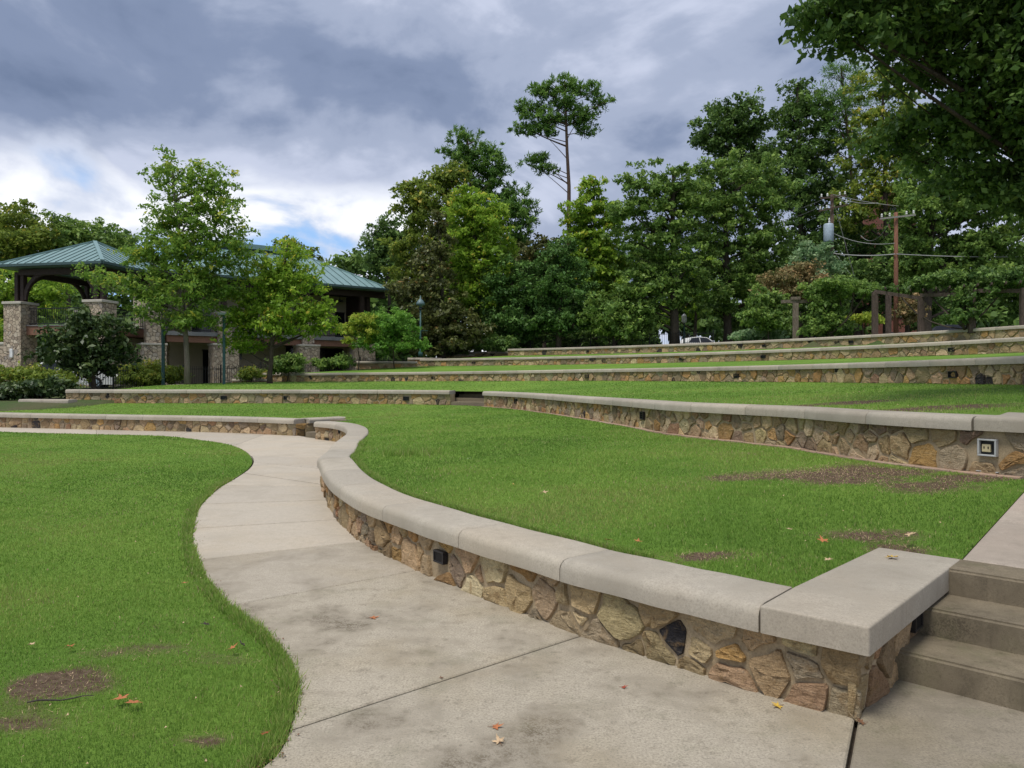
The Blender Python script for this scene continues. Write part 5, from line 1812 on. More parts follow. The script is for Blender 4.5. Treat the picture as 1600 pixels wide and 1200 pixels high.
for p, d in ((pp[1], -Q1), (pp[3], Q2)):
    c = p + d * -1.1 - Q2 * 0.1
    b_ = MB().box((c[0], c[1], 2.3), (1.0, 0.9, 2.9), Q1).build('buttress', M['rubble'], pav)
    MB().box((c[0], c[1], 3.82), (1.12, 1.0, 0.16), Q1, 0.02).build('buttress_cap', M['caststone'], b_)


# ------------------------------------------------------------------ iron fences
def fence(label, pts, h=1.15, gap=0.13, z=None):
    cv = Curve(catmull(pts, 0.4))
    ss = np.arange(0, cv.L, gap)
    P = cv.at(ss)
    zz = gz(P[:, 0], P[:, 1]) if z is None else np.interp(ss, np.linspace(0, cv.L, len(z)), z)
    e = empty('iron_fence', (*P[0], zz[0]), label, 'fence')
    k = MB()
    for p, q in zip(P, zz):
        k.box((p[0], p[1], q + h / 2), (0.02, 0.02, h))
    tag(k.build('picket', M['iron'], e), kind='stuff')
    step = int(2.4 / gap)
    for i in range(0, len(P) - 1, step):
        MB().box((P[i][0], P[i][1], zz[i] + h * 0.54), (0.07, 0.07, h * 1.1)).build('post', M['iron'], e)
    for hh in (0.14, h - 0.16):
        r = MB()
        for i in range(0, len(P) - step, step):
            r.beam((*P[i], zz[i] + hh), (*P[i + step], zz[i + step] + hh), 0.035, 0.03)
        r.build('rail', M['iron'], e)
    return e


def xy(px, y):
    return ((px - 800) / F * y, y)


fence('black iron picket fence in front of the building, behind the terrace ends', [xy(100, 36.5), xy(200, 39), xy(300, 43.2), xy(360, 44.8), xy(430, 46), xy(500, 48.6), xy(580, 50.6), xy(670, 55)])
fence('long black iron picket fence under the dark evergreens', [xy(690, 57.5), xy(760, 58.5), xy(850, 58), xy(930, 57), xy(1010, 55), xy(1052, 53.6), xy(1120, 53.0)], 1.2, 0.14, z=[2.95, 3.3, 3.7, 3.85, 3.85])


# ------------------------------------------------------------------ lamp posts
def bell_lamp(label, px, y, z0, ztop):
    x = (px - 800) / F * y
    e = empty('lamp_post', (x, y, z0), label, 'lamp post')
    MB().lathe((x, y, z0), [(0.16, 0), (0.16, 0.25), (0.085, 0.4), (0.06, 1.2), (0.05, ztop - z0 - 0.85)], 10).build('pole', M['teal'], e, True)
    sh = MB().lathe((x, y, ztop - 0.85), [(0.10, 0.0), (0.12, 0.12), (0.31, 0.16), (0.29, 0.30), (0.16, 0.50), (0.06, 0.58), (0.05, 0.72), (0.0, 0.85)], 14)
    sh.build('lamp_shade', plain_teal, e, True)
    MB().lathe((x, y, ztop - 1.05), [(0.07, 0), (0.11, 0.06), (0.11, 0.2)], 10).build('lantern', M['glass_dark'], e, True)
    MB().beam((x, y, z0 + (ztop - z0) * 0.42), (x + 0.5, y, z0 + (ztop - z0) * 0.42), 0.04, 0.04).build('banner_arm', M['teal'], e)
    return e


plain_teal = plain('teal_shade', (0.10, 0.16, 0.17), 0.45)
z_ = at(657, 557, 51)[2]
bell_lamp('dark teal lamp post with bell shade beside the round bush', 657, 51.0, z_, at(657, 461, 51)[2])


def box_lamp(label, px, y, top_row, z0, w_):
    x, _, zt = at(px, top_row, y)
    e = empty('light_pole', (x, y, z0), label, 'lamp post')
    MB().lathe((x, y, z0), [(w_ * 1.5, 0), (w_ * 1.5, 0.06), (w_, 0.1), (w_, zt - z0 - 0.1)], 10).build('pole', M['teal'], e)
    MB().box((x + 0.08, y, zt - 0.06), (0.72, 0.40, 0.13), (1, 0.3), 0.03).build('lamp_head', M['teal_pale'], e)
    return e


box_lamp('slim teal light pole with flat head before the widest stone pillar', 350, 38.5, 489, 0.95, 0.075)
box_lamp('slim teal light pole standing at the stone pillar nearest the pavilion', 255, 39.0, 500, 1.0, 0.085)


# ------------------------------------------------------------------ utility poles and wires
M['pole_wood'] = bark_material('pole_wood', (0.06, 0.042, 0.032), (0.15, 0.11, 0.085))
M['pole_red'] = bark_material('pole_red', (0.13, 0.06, 0.04), (0.26, 0.13, 0.085))
M['grey_arm'] = bark_material('grey_arm', (0.20, 0.19, 0.17), (0.36, 0.34, 0.31))
M['porcelain'] = plain('porcelain', (0.55, 0.55, 0.53), 0.3)
M['transformer'] = plain('transformer_grey', (0.34, 0.41, 0.48), 0.4)
M['wire'] = plain('wire', (0.30, 0.30, 0.29), 0.5)


def pole(label, px, y, top_row, mat, arms, trans=None):
    x, _, zt = at(px, top_row, y)
    z0 = gz1(x, y)
    e = empty('utility_pole', (x, y, z0), label, 'utility pole')
    MB().tube([(x, y, z0 - 0.3), (x, y, (z0 + zt) / 2), (x, y, zt)], [0.16, 0.135, 0.11], 10).build('pole', M[mat], e, True)
    for row, half, tilt in arms:
        z = at(px, row, y)[2]
        arm = MB().beam((x - half, y - 0.2, z - tilt), (x + half, y - 0.2, z + tilt), 0.09, 0.10).build('crossarm', M['pole_wood' if mat == 'pole_wood' else 'grey_arm'], e)
        for q in (-0.9, -0.45, 0.5, 0.9):
            MB().lathe((x + half * q, y - 0.2, z + tilt * q + 0.07), [(0.03, 0), (0.07, 0.05), (0.05, 0.11), (0.07, 0.15), (0.03, 0.24)], 8).build('insulator', M['porcelain'], arm)
    if trans:
        tx, _, tz = at(trans[0], trans[1], y)
        tr_ = MB().lathe((tx, y - 0.25, tz - 0.62), [(0.30, 0), (0.33, 0.05), (0.33, 1.15), (0.28, 1.24), (0.0, 1.28)], 14).build('transformer', M['transformer'], e, True)
        MB().box(((tx + x) / 2 + 0.1, y - 0.18, tz + 0.35), (abs(x - tx), 0.12, 0.10)).build('bracket', M['iron'], tr_)
        MB().box(((tx + x) / 2 + 0.1, y - 0.18, tz - 0.35), (abs(x - tx), 0.12, 0.10)).build('bracket', M['iron'], tr_)
        MB().lathe((tx + 0.05, y - 0.25, tz + 0.64), [(0.05, 0), (0.08, 0.1), (0.05, 0.2), (0.07, 0.28), (0.02, 0.4)], 8).build('bushing', M['porcelain'], tr_)
    return e


pole('brown utility pole carrying a grey transformer', 1300, 51, 304, 'pole_wood', [(309, 0.9, 0.1), (326, 1.0, 0.22)], (1292.2, 365))
pole('reddish utility pole with one pale crossarm, right of the transformer pole', 1400, 46, 332, 'pole_red', [(340, 1.1, 0.12)])


def wire(label, a, b, sag, r=0.018, name='wire'):
    a, b = V3(a), V3(b)
    pts = [a + (b - a) * t - V3((0, 0, sag * 4 * t * (1 - t))) for t in np.linspace(0, 1, 13)]
    o = MB().tube(pts, r, 4).build(name, M['wire'], None)
    return tag(o, label, 'wire', None, 'thing')


A1 = lambda px, py: at(px, py, 50.8)
A2 = lambda px, py: at(px, py, 45.8)
wire('upper wire running left from the transformer pole into the oak', A1(1297, 306), at(1190, 338, 66), 0.3)
wire('lower wire running left from the transformer pole crossarm into the oak', A1(1290, 318), at(1195, 346, 64), 0.35)
wire('top wire from the transformer pole to the right into the leaves', A1(1302, 304), at(1405, 322, 50), 0.1)
wire('second wire from the transformer pole to the right into the leaves', A1(1306, 307), at(1372, 317, 50), 0.2)
wire('sagging wire from the transformer pole to the red pole top', A1(1303, 365), A2(1398, 380), 0.3)
wire('thick pale cable between the two poles', A1(1302, 396), A2(1399, 397), 0.12, 0.035)
wire('pale cable continuing right from the red pole', A2(1401, 397), at(1640, 400, 52), 0.12, 0.03)
wire('looping wire from the red pole crossarm down toward the brown pole', A2(1396, 334), A1(1345, 368), 0.9)
wire('guy wire slanting down right from the transformer pole top', A1(1304, 320), at(1337, 440, 51.5), 0.0)
wire('second guy wire slanting down beside the transformer pole', A1(1303, 393), at(1340, 444, 52), 0.0)

# ------------------------------------------------------------------ pergola with climbers
M['grey_wood'] = bark_material('grey_wood', (0.10, 0.080, 0.062), (0.25, 0.205, 0.165))
M['dark_wood'] = bark_material('dark_wood', (0.055, 0.042, 0.036), (0.14, 0.105, 0.09))
perg = empty('pergola', at(1243, 522, 41), 'weathered timber pergola with climbing vine on the top terrace', 'pergola')
PP = []
for px, y, rb, rt, wd, mt in ((1243, 41, 523, 474, 0.30, 'grey_wood'), (1367, 36.8, 515, 456, 0.27, 'dark_wood'), (1388, 39.6, 513, 460, 0.26, 'dark_wood'), (1439, 34.6, 510, 462, 0.25, 'dark_wood'), (1518, 31.8, 508, 455, 0.26, 'dark_wood'), (1600, 30.0, 505, 450, 0.26, 'dark_wood')):
    a, b = at(px, rb, y), at(px, rt, y)
    MB().box((a[0], a[1], (a[2] - 0.35 + b[2]) / 2), (wd, wd, b[2] - a[2] + 0.35), (1, -0.3), 0.012).build('post', M[mt], perg)
    PP.append(b)
cap_ = PP[0]
MB().beam((cap_[0] - 0.75, cap_[1] + 0.1, cap_[2] + 0.10), (cap_[0] + 0.75, cap_[1] - 0.1, cap_[2] + 0.10), 0.24, 0.18).build('beam', M['grey_wood'], perg)
MB().box((cap_[0], cap_[1], cap_[2] + 0.27), (0.5, 0.4, 0.16), (1, -0.3)).build('post_cap', M['grey_wood'], perg)
for i, j in ((1, 3), (3, 4), (4, 5)):
    a, b = PP[i], PP[j]
    MB().beam((a[0], a[1], a[2] + 0.02 - 0.15 * (i == 0)), (b[0], b[1], b[2] - 0.12), 0.12, 0.16).build('beam', M['dark_wood'], perg)
for k in range(5, 16):
    t = k / 15
    q = [np.array(PP[i]) for i in (0, 1, 3, 4, 5)]
    f = t * 4
    i = min(int(f), 3)
    p = q[i] + (q[i + 1] - q[i]) * (f - i)
    MB().beam((p[0] - 0.5, p[1] - 0.55, p[2] + 0.2), (p[0] + 1.1, p[1] + 2.2, p[2] + 0.2), 0.06, 0.10).build('rafter', M['dark_wood'], perg)

rng = np.random.default_rng(501)
def vine(label, lobes_px, n, leaf, seed, base):
    r_ = np.random.default_rng(seed)
    lob = []
    for px, py, rx, ry, y in lobes_px:
        x, yy, z = at(px, py, y)
        lob.append((x, yy, z, rx * y / F, rx * y / F * 0.8 + 0.2, ry * y / F))
    co, tint, cen = leaf_cloud(lob, n, 0.16, r_, 0.28, 22)
    bx, by = xy(base[0], base[1])
    bz = at(base[0], base[2], base[1])[2]
    e = empty('climbing_vine', (bx, by, bz), label, 'vine')
    st = MB()
    for l in lob:
        st.tube(bent((bx + r_.normal(0, .06), by, bz - 0.2), l[:3], r_, 6, 0.3), 0.035, 5)
    st.build('stem', M['bark'], e)
    link('crown', fast_mesh('crown', co, 4, {'tint': tint}), LEAF[leaf], e)


vine('green vine mounded over the pergola left of its middle post', [(1275, 455, 26, 16, 40.5), (1305, 447, 30, 15, 39.5), (1335, 450, 26, 12, 38.5), (1355, 455, 14, 9, 37.6), (1290, 470, 26, 16, 40)], 9000, 'oak', 511, (1298, 39.6, 516))
vine('dark vine covering the pergola right of its middle post', [(1400, 452, 26, 8, 36.5), (1440, 446, 30, 9, 35.2), (1480, 440, 34, 12, 33.8), (1525, 436, 40, 16, 32.5), (1575, 440, 44, 24, 31), (1510, 470, 22, 26, 32), (1500, 495, 20, 12, 31.8)], 12000, 'deep', 512, (1508, 32, 508))

# red brick building glimpsed behind the trees
M['brick'] = plain('red_brick', (0.20, 0.075, 0.052), 0.85, var=0.25, scale=4)
bb = empty('brick_building', at(1400, 520, 84), 'red brick building glimpsed through the trees behind the utility poles', 'building')
x0, x1 = at(1388, 500, 84)[0], at(1432, 500, 84)[0]
MB().box(((x0 + x1) / 2, 88, 13.0), (x1 - x0, 8, 20.0), (1, 0)).build('wall', M['brick'], bb)
MB().box(((x0 + x1) / 2, 88, 23.2), (x1 - x0 + 0.6, 8.6, 0.5), (1, 0)).build('roof', M['slabgrey'], bb)
for i in range(2):
    for j in range(5):
        xx = x0 + (i + 0.5) * (x1 - x0) / 2
        wn = MB().box((xx, 83.99, 6.0 + j * 3.6), (1.3, 0.1, 1.8), (1, 0)).build('window', M['glass_dark'], bb)
        MB().box((xx, 83.95, 5.05 + j * 3.6), (1.5, 0.18, 0.12), (1, 0)).build('sill', M['caststone'], wn)

# street behind the fence
road = link('road', mesh('road', [(-6, 63, 3.52), (60, 63, 3.97), (60, 76, 4.0), (-6, 76, 3.6)], [(0, 1, 2, 3)]), plain('asphalt', (0.06, 0.06, 0.06), 0.9, var=0.2), None)
tag(road, 'street beyond the fence', 'road', kind='structure')
pl = link('plaza', mesh('plaza', [(*xy(680, 57), 3.05), (*xy(800, 57), 3.35), (*xy(830, 63), 3.7), (*xy(690, 63), 3.5)], [(0, 1, 2, 3)]), M['paver'], None)
tag(pl, 'reddish brick paving behind the fence under the magnolia', 'paving', kind='structure')


# ------------------------------------------------------------------ cars
def car(label, px, y, z, paint, heading, length=4.6):
    x = (px - 800) / F * y
    e = empty('parked_car', (x, y, z), label, 'car')
    dx, dy = heading
    l = math.hypot(dx, dy); dx, dy = dx / l, dy / l

    def W(u, v_, h):
        return (x + u * dx - v_ * dy, y + u * dy + v_ * dx, z + h)
    k = length / 4.6
    side = [(-2.25, 0.35), (-2.3, 0.62), (-2.15, 0.92), (-1.75, 1.0), (-1.15, 1.42), (-0.5, 1.52), (0.45, 1.47), (1.15, 1.02), (1.95, 0.90), (2.25, 0.68), (2.3, 0.40), (2.2, 0.25), (-2.1, 0.25)]
    vs, n = [], len(side)
    for wv in (-0.9, -0.86, 0.86, 0.9):
        pass
    rows = [(-1, 0), (-1, 1), (1, 1), (1, 0)]
    vs = []
    for sgn in (-1, 1):
        for u, h in side:
            half = 0.90 if h < 0.95 else 0.90 - (h - 0.95) * 0.45
            vs.append(W(u * k, sgn * half, h))
    fs = [tuple(range(n - 1, -1, -1)), tuple(range(n, 2 * n))] + [(i, (i + 1) % n, n + (i + 1) % n, n + i) for i in range(n)]
    link('body', mesh('body', vs, fs), paint, e)
    for sgn in (-1, 1):
        for a, b in (((-1.45, 1.0), (-0.35, 0.98)), ((-0.27, 0.98), (0.95, 0.99))):
            t0_, t1_ = (-1.08, 1.38) if a[0] < -1 else (-0.27, 1.45), (-0.35, 1.45) if a[0] < -1 else (0.42, 1.41)
            q = [(a[0], 1.0), (b[0], 1.0), t1_, t0_]
            me = mesh('window', [W(u * k, sgn * (0.905 - max(0, h - 0.95) * 0.45), h) for u, h in q], [(0, 1, 2, 3)])
            link('window', me, M['glass_dark'], e)
        for u in (-1.4, 1.4):
            c = W(u * k, sgn * 0.80, 0.33)
            wh = MB()
            ring = []
            for rr, off in ((0.33, -0.11), (0.33, 0.11)):
                for t in range(14):
                    a = t * 2 * math.pi / 14
                    ring.append(W(u * k + rr * math.cos(a), sgn * (0.80 + off), 0.33 + rr * math.sin(a)))
            wh.add(ring, [tuple(range(13, -1, -1)), tuple(range(14, 28))] + [(i, (i + 1) % 14, 14 + (i + 1) % 14, 14 + i) for i in range(14)])
            wo_ = wh.build('wheel', M['iron'], e)
            rim = [W(u * k + 0.2 * math.cos(t * math.pi / 5), sgn * 0.915, 0.33 + 0.2 * math.sin(t * math.pi / 5)) for t in range(10)]
            link('rim', mesh('rim', rim, [tuple(range(10))]), M['transformer'], wo_)
    ws = mesh('windshield', [W(0.50 * k, -0.66, 1.465), W(0.50 * k, 0.66, 1.465), W(1.12 * k, 0.80, 1.06), W(1.12 * k, -0.80, 1.06)], [(0, 1, 2, 3)])
    for q in ws.vertices:
        q.co.z += 0.012
    link('windshield', ws, M['glass_dark'], e)
    for sgn in (-1, 1):
        c = W(2.262 * k, sgn * 0.62, 0.66)
        MB().box(c, (0.06, 0.34, 0.14), (dx, dy)).build('headlight', M['white_paint'], e)
    return e


car('white car parked beyond the fence, seen between the oak trunks', 1092, 66, 3.82, M['white_paint'], (1, 0.25))
car('white car half hidden behind the hedge under the pavilion', 110, 39.5, gz1(-23.7, 39.5) + 0.0, M['white_paint'], (1, 0.3))
car('dark car parked behind the pergola', 1490, 50, 3.75, plain('dark_car_paint', (0.03, 0.033, 0.04), 0.25), (1, -0.4))
x_, _, z_ = at(1069, 498, 58)
e = empty('street_lamp', (x_, 58, 3.8), 'street lamp with pale lantern beside the forked oak trunk', 'lamp post')
MB().lathe((x_, 58, 3.7), [(0.13, 0), (0.13, 0.3), (0.06, 0.45), (0.05, z_ - 3.7 - 0.35)], 8).build('pole', M['teal'], e)
MB().lathe((x_, 58, z_ - 0.35), [(0.12, 0), (0.2, 0.12), (0.2, 0.55), (0.1, 0.7), (0.0, 0.75)], 10).build('lantern', M['white_paint'], e)


# ------------------------------------------------------------------ lights set into the walls
def step_light(label, curve, s, z, wid=0.15, hei=0.10, proud=0.03, fins=6):
    c = curve.at(s)
    nn = curve.at(s, 1.0) - c
    nn /= np.linalg.norm(nn)
    t = np.array((nn[1], -nn[0]))
    p = c + nn * proud
    e = empty('step_light', (p[0], p[1], z), label, 'light')
    # hood frame
    for dx_, w_, dz_, h_ in ((0, wid, hei / 2 - 0.008, 0.016), (0, wid, -hei / 2 + 0.008, 0.016), (-wid / 2 + 0.008, 0.016, 0, hei), (wid / 2 - 0.008, 0.016, 0, hei)):
        q = p + t * dx_
        MB().box((q[0], q[1], z + dz_), (w_, 0.045, h_ - (0.033 if h_ == hei else 0)), t, 0.003).build('frame', M['bronze'], e)
    b = p - nn * 0.018
    MB().box((b[0], b[1], z), (wid - 0.03, 0.008, hei - 0.03), t).build('back_plate', M['iron'], e)
    for k in range(fins):
        zz = z - hei / 2 + 0.022 + (hei - 0.044) * k / (fins - 1)
        q = p + nn * 0.004
        vs = []
        a, bq = q - t * (wid / 2 - 0.016), q + t * (wid / 2 - 0.016)
        MB().beam((*(a), zz), (*(bq), zz), 0.024, 0.005).build('louver', M['bronze'], e)
    return e


step_light('black louvred step light low in the near curving wall', W1, LIGHT1_S, 0.20, fins=7)
step_light('black louvred step light on the shaded side beside the stair', RETC, RET - 0.90, 0.26, fins=7)
lab2 = ['black step light in the second wall below its bend', 'black step light in the second wall, right of the small stair']
for q, l in zip(L2, lab2):
    step_light(l, W2, q, B2(q) + 0.26, 0.17, 0.15, 0.035, 4)
lab2l = ['dark step light in the second wall just left of the small stair', 'dark step light in the second wall, leftmost of three', 'dark step light in the second wall, middle of three']
for q, l in zip(L2L, lab2l):
    step_light(l, W2L, q, B2L + 0.22, 0.24, 0.15, 0.04, 3)
for cv, zb, pxs, nm in ((W3, B3, (680, 916, 1155, 1487), 'third'), (W4, const(Z4 - 0.5), (738, 786, 945, 1063, 1192, 1487), 'fourth'), (W5, const(Z5 - 0.5), (920, 998, 1155, 1192, 1308, 1328), 'topmost')):
    cols = cv.p[:, 0] / cv.p[:, 1] * F + 800
    for k, px in enumerate(pxs):
        s = cv.s[int(np.argmin(np.abs(cols - px)))]
        nth = ['first', 'second', 'third', 'fourth', 'fifth', 'sixth'][k]
        step_light(f'small dark step light in the {nm} wall, {nth} from the left', cv, s, zb(s) + 0.19, 0.26, 0.14, 0.045, 3)

# open junction box in wall 2 and its cover on the pavers
c = W2.at(BOX2_S); nn = W2.at(BOX2_S, 1.0) - c; nn /= np.linalg.norm(nn); t = np.array((nn[1], -nn[0]))
zb_ = B2(BOX2_S) + 0.27
p = c + nn * 0.03
bx_ = empty('junction_box', (p[0], p[1], zb_), 'open square junction box in the second wall with its receptacle showing', 'electrical box')
S_ = 0.165
for dx_, w_, dz_, h_ in ((0, S_, S_ / 2 - 0.008, 0.016), (0, S_, -S_ / 2 + 0.008, 0.016), (-S_ / 2 + 0.008, 0.016, 0, S_ - 0.033), (S_ / 2 - 0.008, 0.016, 0, S_ - 0.033)):
    q = p + t * dx_
    MB().box((q[0], q[1], zb_ + dz_), (w_, 0.05, h_), t, 0.003).build('frame', M['pale_metal'], bx_)
b = p - nn * 0.02
MB().box((b[0], b[1], zb_), (S_ - 0.03, 0.008, S_ - 0.03), t).build('back_plate', M['iron'], bx_)
q = p + t * 0.012 - nn * 0.005
rec = MB().box((q[0], q[1], zb_ - 0.005), (0.075, 0.02, 0.075), t, 0.004).build('receptacle', plain('ivory_plastic', (0.55, 0.47, 0.28), 0.5), bx_)
for dx_ in (-0.018, 0.018):
    q2 = q + t * dx_ + nn * 0.0105
    MB().box((q2[0], q2[1], zb_), (0.010, 0.004, 0.022), t).build('slot', M['bronze'], rec)
q = np.array(un(1547, 738, 0.74))
cov = MB().box((q[0], q[1], 0.752), (0.19, 0.15, 0.008), t, 0.002)
tag(cov.build('cover_plate', M['pale_metal'], None), 'loose pale square cover plate lying on the pavers below the open box', 'cover plate', None, 'thing')

# ------------------------------------------------------------------ fallen leaves, twigs, tufts
LEAFCOL = {'orange': (0.42, 0.15, 0.055), 'red': (0.33, 0.055, 0.025), 'yellow': (0.55, 0.36, 0.06), 'brown': (0.16, 0.08, 0.04), 'tan': (0.48, 0.34, 0.20), 'green': (0.24, 0.32, 0.07), 'dark': (0.035, 0.025, 0.02), 'pale': (0.62, 0.58, 0.50)}
LM = {}
for k, c in LEAFCOL.items():
    LM[k] = plain('fallen_' + k, c, 0.7, 0, 0.25, 60)


def maple_leaf(label, x, y, z, size, col, ang, curl, rng):
    """five-lobed leaf, a little curled"""
    pts = []
    lobes = [(-2.25, 0.62), (-1.15, 0.86), (0.0, 1.0), (1.15, 0.86), (2.25, 0.62)]
    seq = []
    for i, (a, r) in enumerate(lobes):
        seq += [(a - 0.20, r * 0.66), (a - 0.10, r * 0.74), (a, r), (a + 0.10, r * 0.74), (a + 0.20, r * 0.66)]
        if i < 4:
            seq.append((a + 0.57, 0.34))
    seq.append((math.pi, 0.10))
    vs = [(0, 0, 0)]
    tl, td = rng.uniform(0, 0.35), rng.uniform(0, 6.28)
    for a, r in seq:
        u, v_ = math.sin(a) * r, math.cos(a) * r
        h = curl * (r ** 2) * (0.55 + 0.45 * math.cos(2 * a + 0.6)) + rng.uniform(-0.03, 0.03)
        vs.append((u, v_, h))
    out = []
    lo = 1e9
    for u, v_, h in vs:
        h += tl * (u * math.cos(td) + v_ * math.sin(td))
        lo = min(lo, h)
        out.append((u, v_, h))
    n = len(seq)
    V_ = [(x + size * (u * math.cos(ang) - v_ * math.sin(ang)), y + size * (u * math.sin(ang) + v_ * math.cos(ang)), z + 0.004 + size * (h - lo)) for u, v_, h in out]
    fs = [(0, i + 1, (i + 1) % n + 1) for i in range(n)]
    e = link('fallen_leaf', mesh('fallen_leaf', V_, fs), LM[col], None, True)
    s0_ = V_[0]
    tag(e, label, 'leaf', None, 'thing')
    st = MB().tube([V_[0], (V_[0][0] - size * 0.9 * math.sin(ang + 3.14), V_[0][1] + size * 0.9 * math.cos(ang + 3.14), z + 0.006)], size * 0.02 + 0.0006, 4).build('stalk', LM['brown'], e)
    return e


rng = random.Random(77)
fz1 = lambda px, py: 0.52
LEAVES = [(610 - 20, 1096, 0, 0, 'x')]
FALL = [  # px, py, z, size, colour, label
    (582, 966, 0, 0.052, 'orange', 'curled orange maple leaf alone on the path slab by the bend'),
    (774, 1137, 0, 0.042, 'orange', 'upper of two orange leaves close together on the nearest path slab'),
    (780, 1161, 0, 0.042, 'tan', 'lower, paler of two leaves close together on the nearest path slab'),
    (974, 1075, 0, 0.028, 'red', 'small red leaf on the path in front of the dark stones'),
    (1216, 1105, 0, 0.042, 'yellow', 'yellow leaf at the foot of the wall near its corner'),
    (1347, 1131, 0, 0.034, 'brown', 'brown leaf on the path right of the wall corner'),
    (1440, 1068, 0, 0.040, 'brown', 'reddish brown leaf at the foot of the lowest step'),
    (1560, 1009, 0.16, 0.060, 'green', 'fresh green leaf lying on the lowest step'),
    (1395, 873, 0.48, 0.062, 'yellow', 'yellow brown leaf on top of the large corner cap'),
    (952, 846, 0.49, 0.040, 'orange', 'orange leaf at the cap joint of the near wall'),
    (997, 851, 0.50, 0.040, 'orange', 'orange leaf in the turf just behind the near wall cap'),
    (1287, 851, 0.53, 0.055, 'orange', 'rust leaf in the turf left of the corner cap'),
    (1294, 876, 0.52, 0.040, 'tan', 'tan leaf caught at the inner edge of the corner cap'),
    (1420, 841, 0.53, 0.055, 'tan', 'pinkish tan leaf in the turf beyond the corner cap'),
    (1514, 842, 0.50, 0.045, 'red', 'dark red leaf at the edge of the side walk'),
    (850, 774, 0.55, 0.045, 'tan', 'tan leaf in the middle of the crescent lawn'),
    (803, 761, 0.55, 0.030, 'yellow', 'small yellow leaf in the crescent lawn left of the tan one'),
    (733, 719, 0.56, 0.045, 'pale', 'whitish leaf in the crescent lawn near the curve of the wall'),
    (1234, 831, 0.53, 0.035, 'tan', 'small tan leaf in the turf behind the near wall'),
    (1010, 686, 0.62, 0.045, 'tan', 'small orange speck of a leaf below the second wall'),
    (190, 1098, 0.02, 0.060, 'orange', 'larger of two orange leaves on the near lawn'),
    (209, 1105, 0.02, 0.056, 'orange', 'upright smaller orange leaf beside the larger on the near lawn'),
    (108, 1016, 0.02, 0.040, 'orange', 'orange leaf above the bare patch of the near lawn'),
    (49, 1012, 0.02, 0.030, 'tan', 'pale leaf at the photo edge of the near lawn'),
    (290, 915, 0.02, 0.040, 'orange', 'orange leaf in the lawn close to the path edge'),
    (362, 1020, 0.02, 0.040, 'orange', 'orange leaf beside the dark twig on the near lawn'),
    (322, 981, 0.02, 0.040, 'dark', 'dark withered leaf in the near lawn'),
    (414, 1153, 0.0, 0.035, 'red', 'red leaf at the lawn edge beside the path'),
    (690, 1060, 0, 0.020, 'brown', 'tiny brown leaf caught in the wide path joint'),
    (797, 946, 0, 0.030, 'orange', 'orange leaf tucked at the foot of the curving wall'),
]
for px, py, z, size, col, lab in FALL:
    x, y = un(px, py, z)
    if 'lawn' in lab or 'turf' in lab:
        z += 0.018
    maple_leaf(lab, x, y, z, size, col, rng.uniform(0, 6.28), rng.uniform(0.15, 0.5), rng)
for lab, px, py, z, L_, a in (('thin dark twig across the bare patch of the near lawn', 95, 1096, 0.015, 0.30, 0.25), ('short dark twig in the lawn near the path edge', 378, 1008, 0.03, 0.10, 2.2)):
    x, y = un(px, py, z)
    pts = [(x + (t - 0.5) * L_ * math.cos(a), y + (t - 0.5) * L_ * math.sin(a), z + 0.012 + 0.006 * math.sin(9 * t)) for t in np.linspace(0, 1, 7)]
    tag(MB().tube(pts, [0.004, 0.005, 0.005, 0.004, 0.004, 0.003, 0.002], 5).build('twig', LM['dark'], None), lab, 'twig', None, 'thing')

# dry crumbs and litter along the lawn edge of the path
rng = np.random.default_rng(88)
m = 2600
i = rng.integers(30, len(LAWN) - 60, m)
P = LAWN[i] + rng.normal(0, 0.016, (m, 2)) + rng.normal(0, 0.04, (m, 2))
k = P[:, 1] < 9
P = P[k]; m = len(P)
co = np.empty((m, 3, 3))
s = rng.uniform(0.003, 0.011, m)
a = rng.uniform(0, 6.28, m)
for j in range(3):
    co[:, j] = np.column_stack([P[:, 0] + s * np.cos(a + j * 2.1), P[:, 1] + s * np.sin(a + j * 2.1), 0.004 + rng.uniform(0, 0.006, m)])
tag(link('leaf_litter', fast_mesh('leaf_litter', co.reshape(-1, 3), 3, {'tint': rng.random(m)}), LM['brown']), 'dry crumbs of leaf along the lawn edge', 'litter', kind='stuff')
# ragged longer blades along the lawn edges and the caps
def fringe(label, pts, zf, n, seed, spread=0.03, h=(0.03, 0.075), wk=0.0009, shift=0.0):
    rng = np.random.default_rng(seed)
    cv = Curve(pts)
    u = rng.random(n)
    s = cv.L * u
    base = cv.at(s); nr = cv.at(s, 1.0) - base
    P = base + nr * (rng.normal(0, spread, n) + shift)[:, None]
    X, Y = P[:, 0], P[:, 1]
    Z = zf(X, Y)
    hh = rng.uniform(*h, n) * (0.4 + 1.1 * fbm(X, Y, 2.2, 90))
    ww = wk * np.maximum(Y, 2.5) * rng.uniform(0.7, 1.3, n)
    ang = rng.uniform(0, 6.28, n); la = rng.uniform(0, 6.28, n); lean = rng.uniform(0.1, 1.1, n) * hh
    co = np.empty((n, 3, 3))
    co[:, 0] = np.column_stack([X - np.cos(ang) * ww, Y - np.sin(ang) * ww, Z - 0.01])
    co[:, 1] = np.column_stack([X + np.cos(ang) * ww, Y + np.sin(ang) * ww, Z - 0.01])
    co[:, 2] = np.column_stack([X + np.cos(la) * lean, Y + np.sin(la) * lean, Z + hh])
    tint = np.clip(rng.normal(0.45, 0.2, n), 0, 0.9)
    dry = rng.random(n) < 0.16
    tint[dry] = rng.uniform(0.88, 1, dry.sum())
    tag(link('grass', fast_mesh('grass', co.reshape(-1, 3), 3, {'tint': tint}), M['blade']), label, 'grass', kind='stuff')


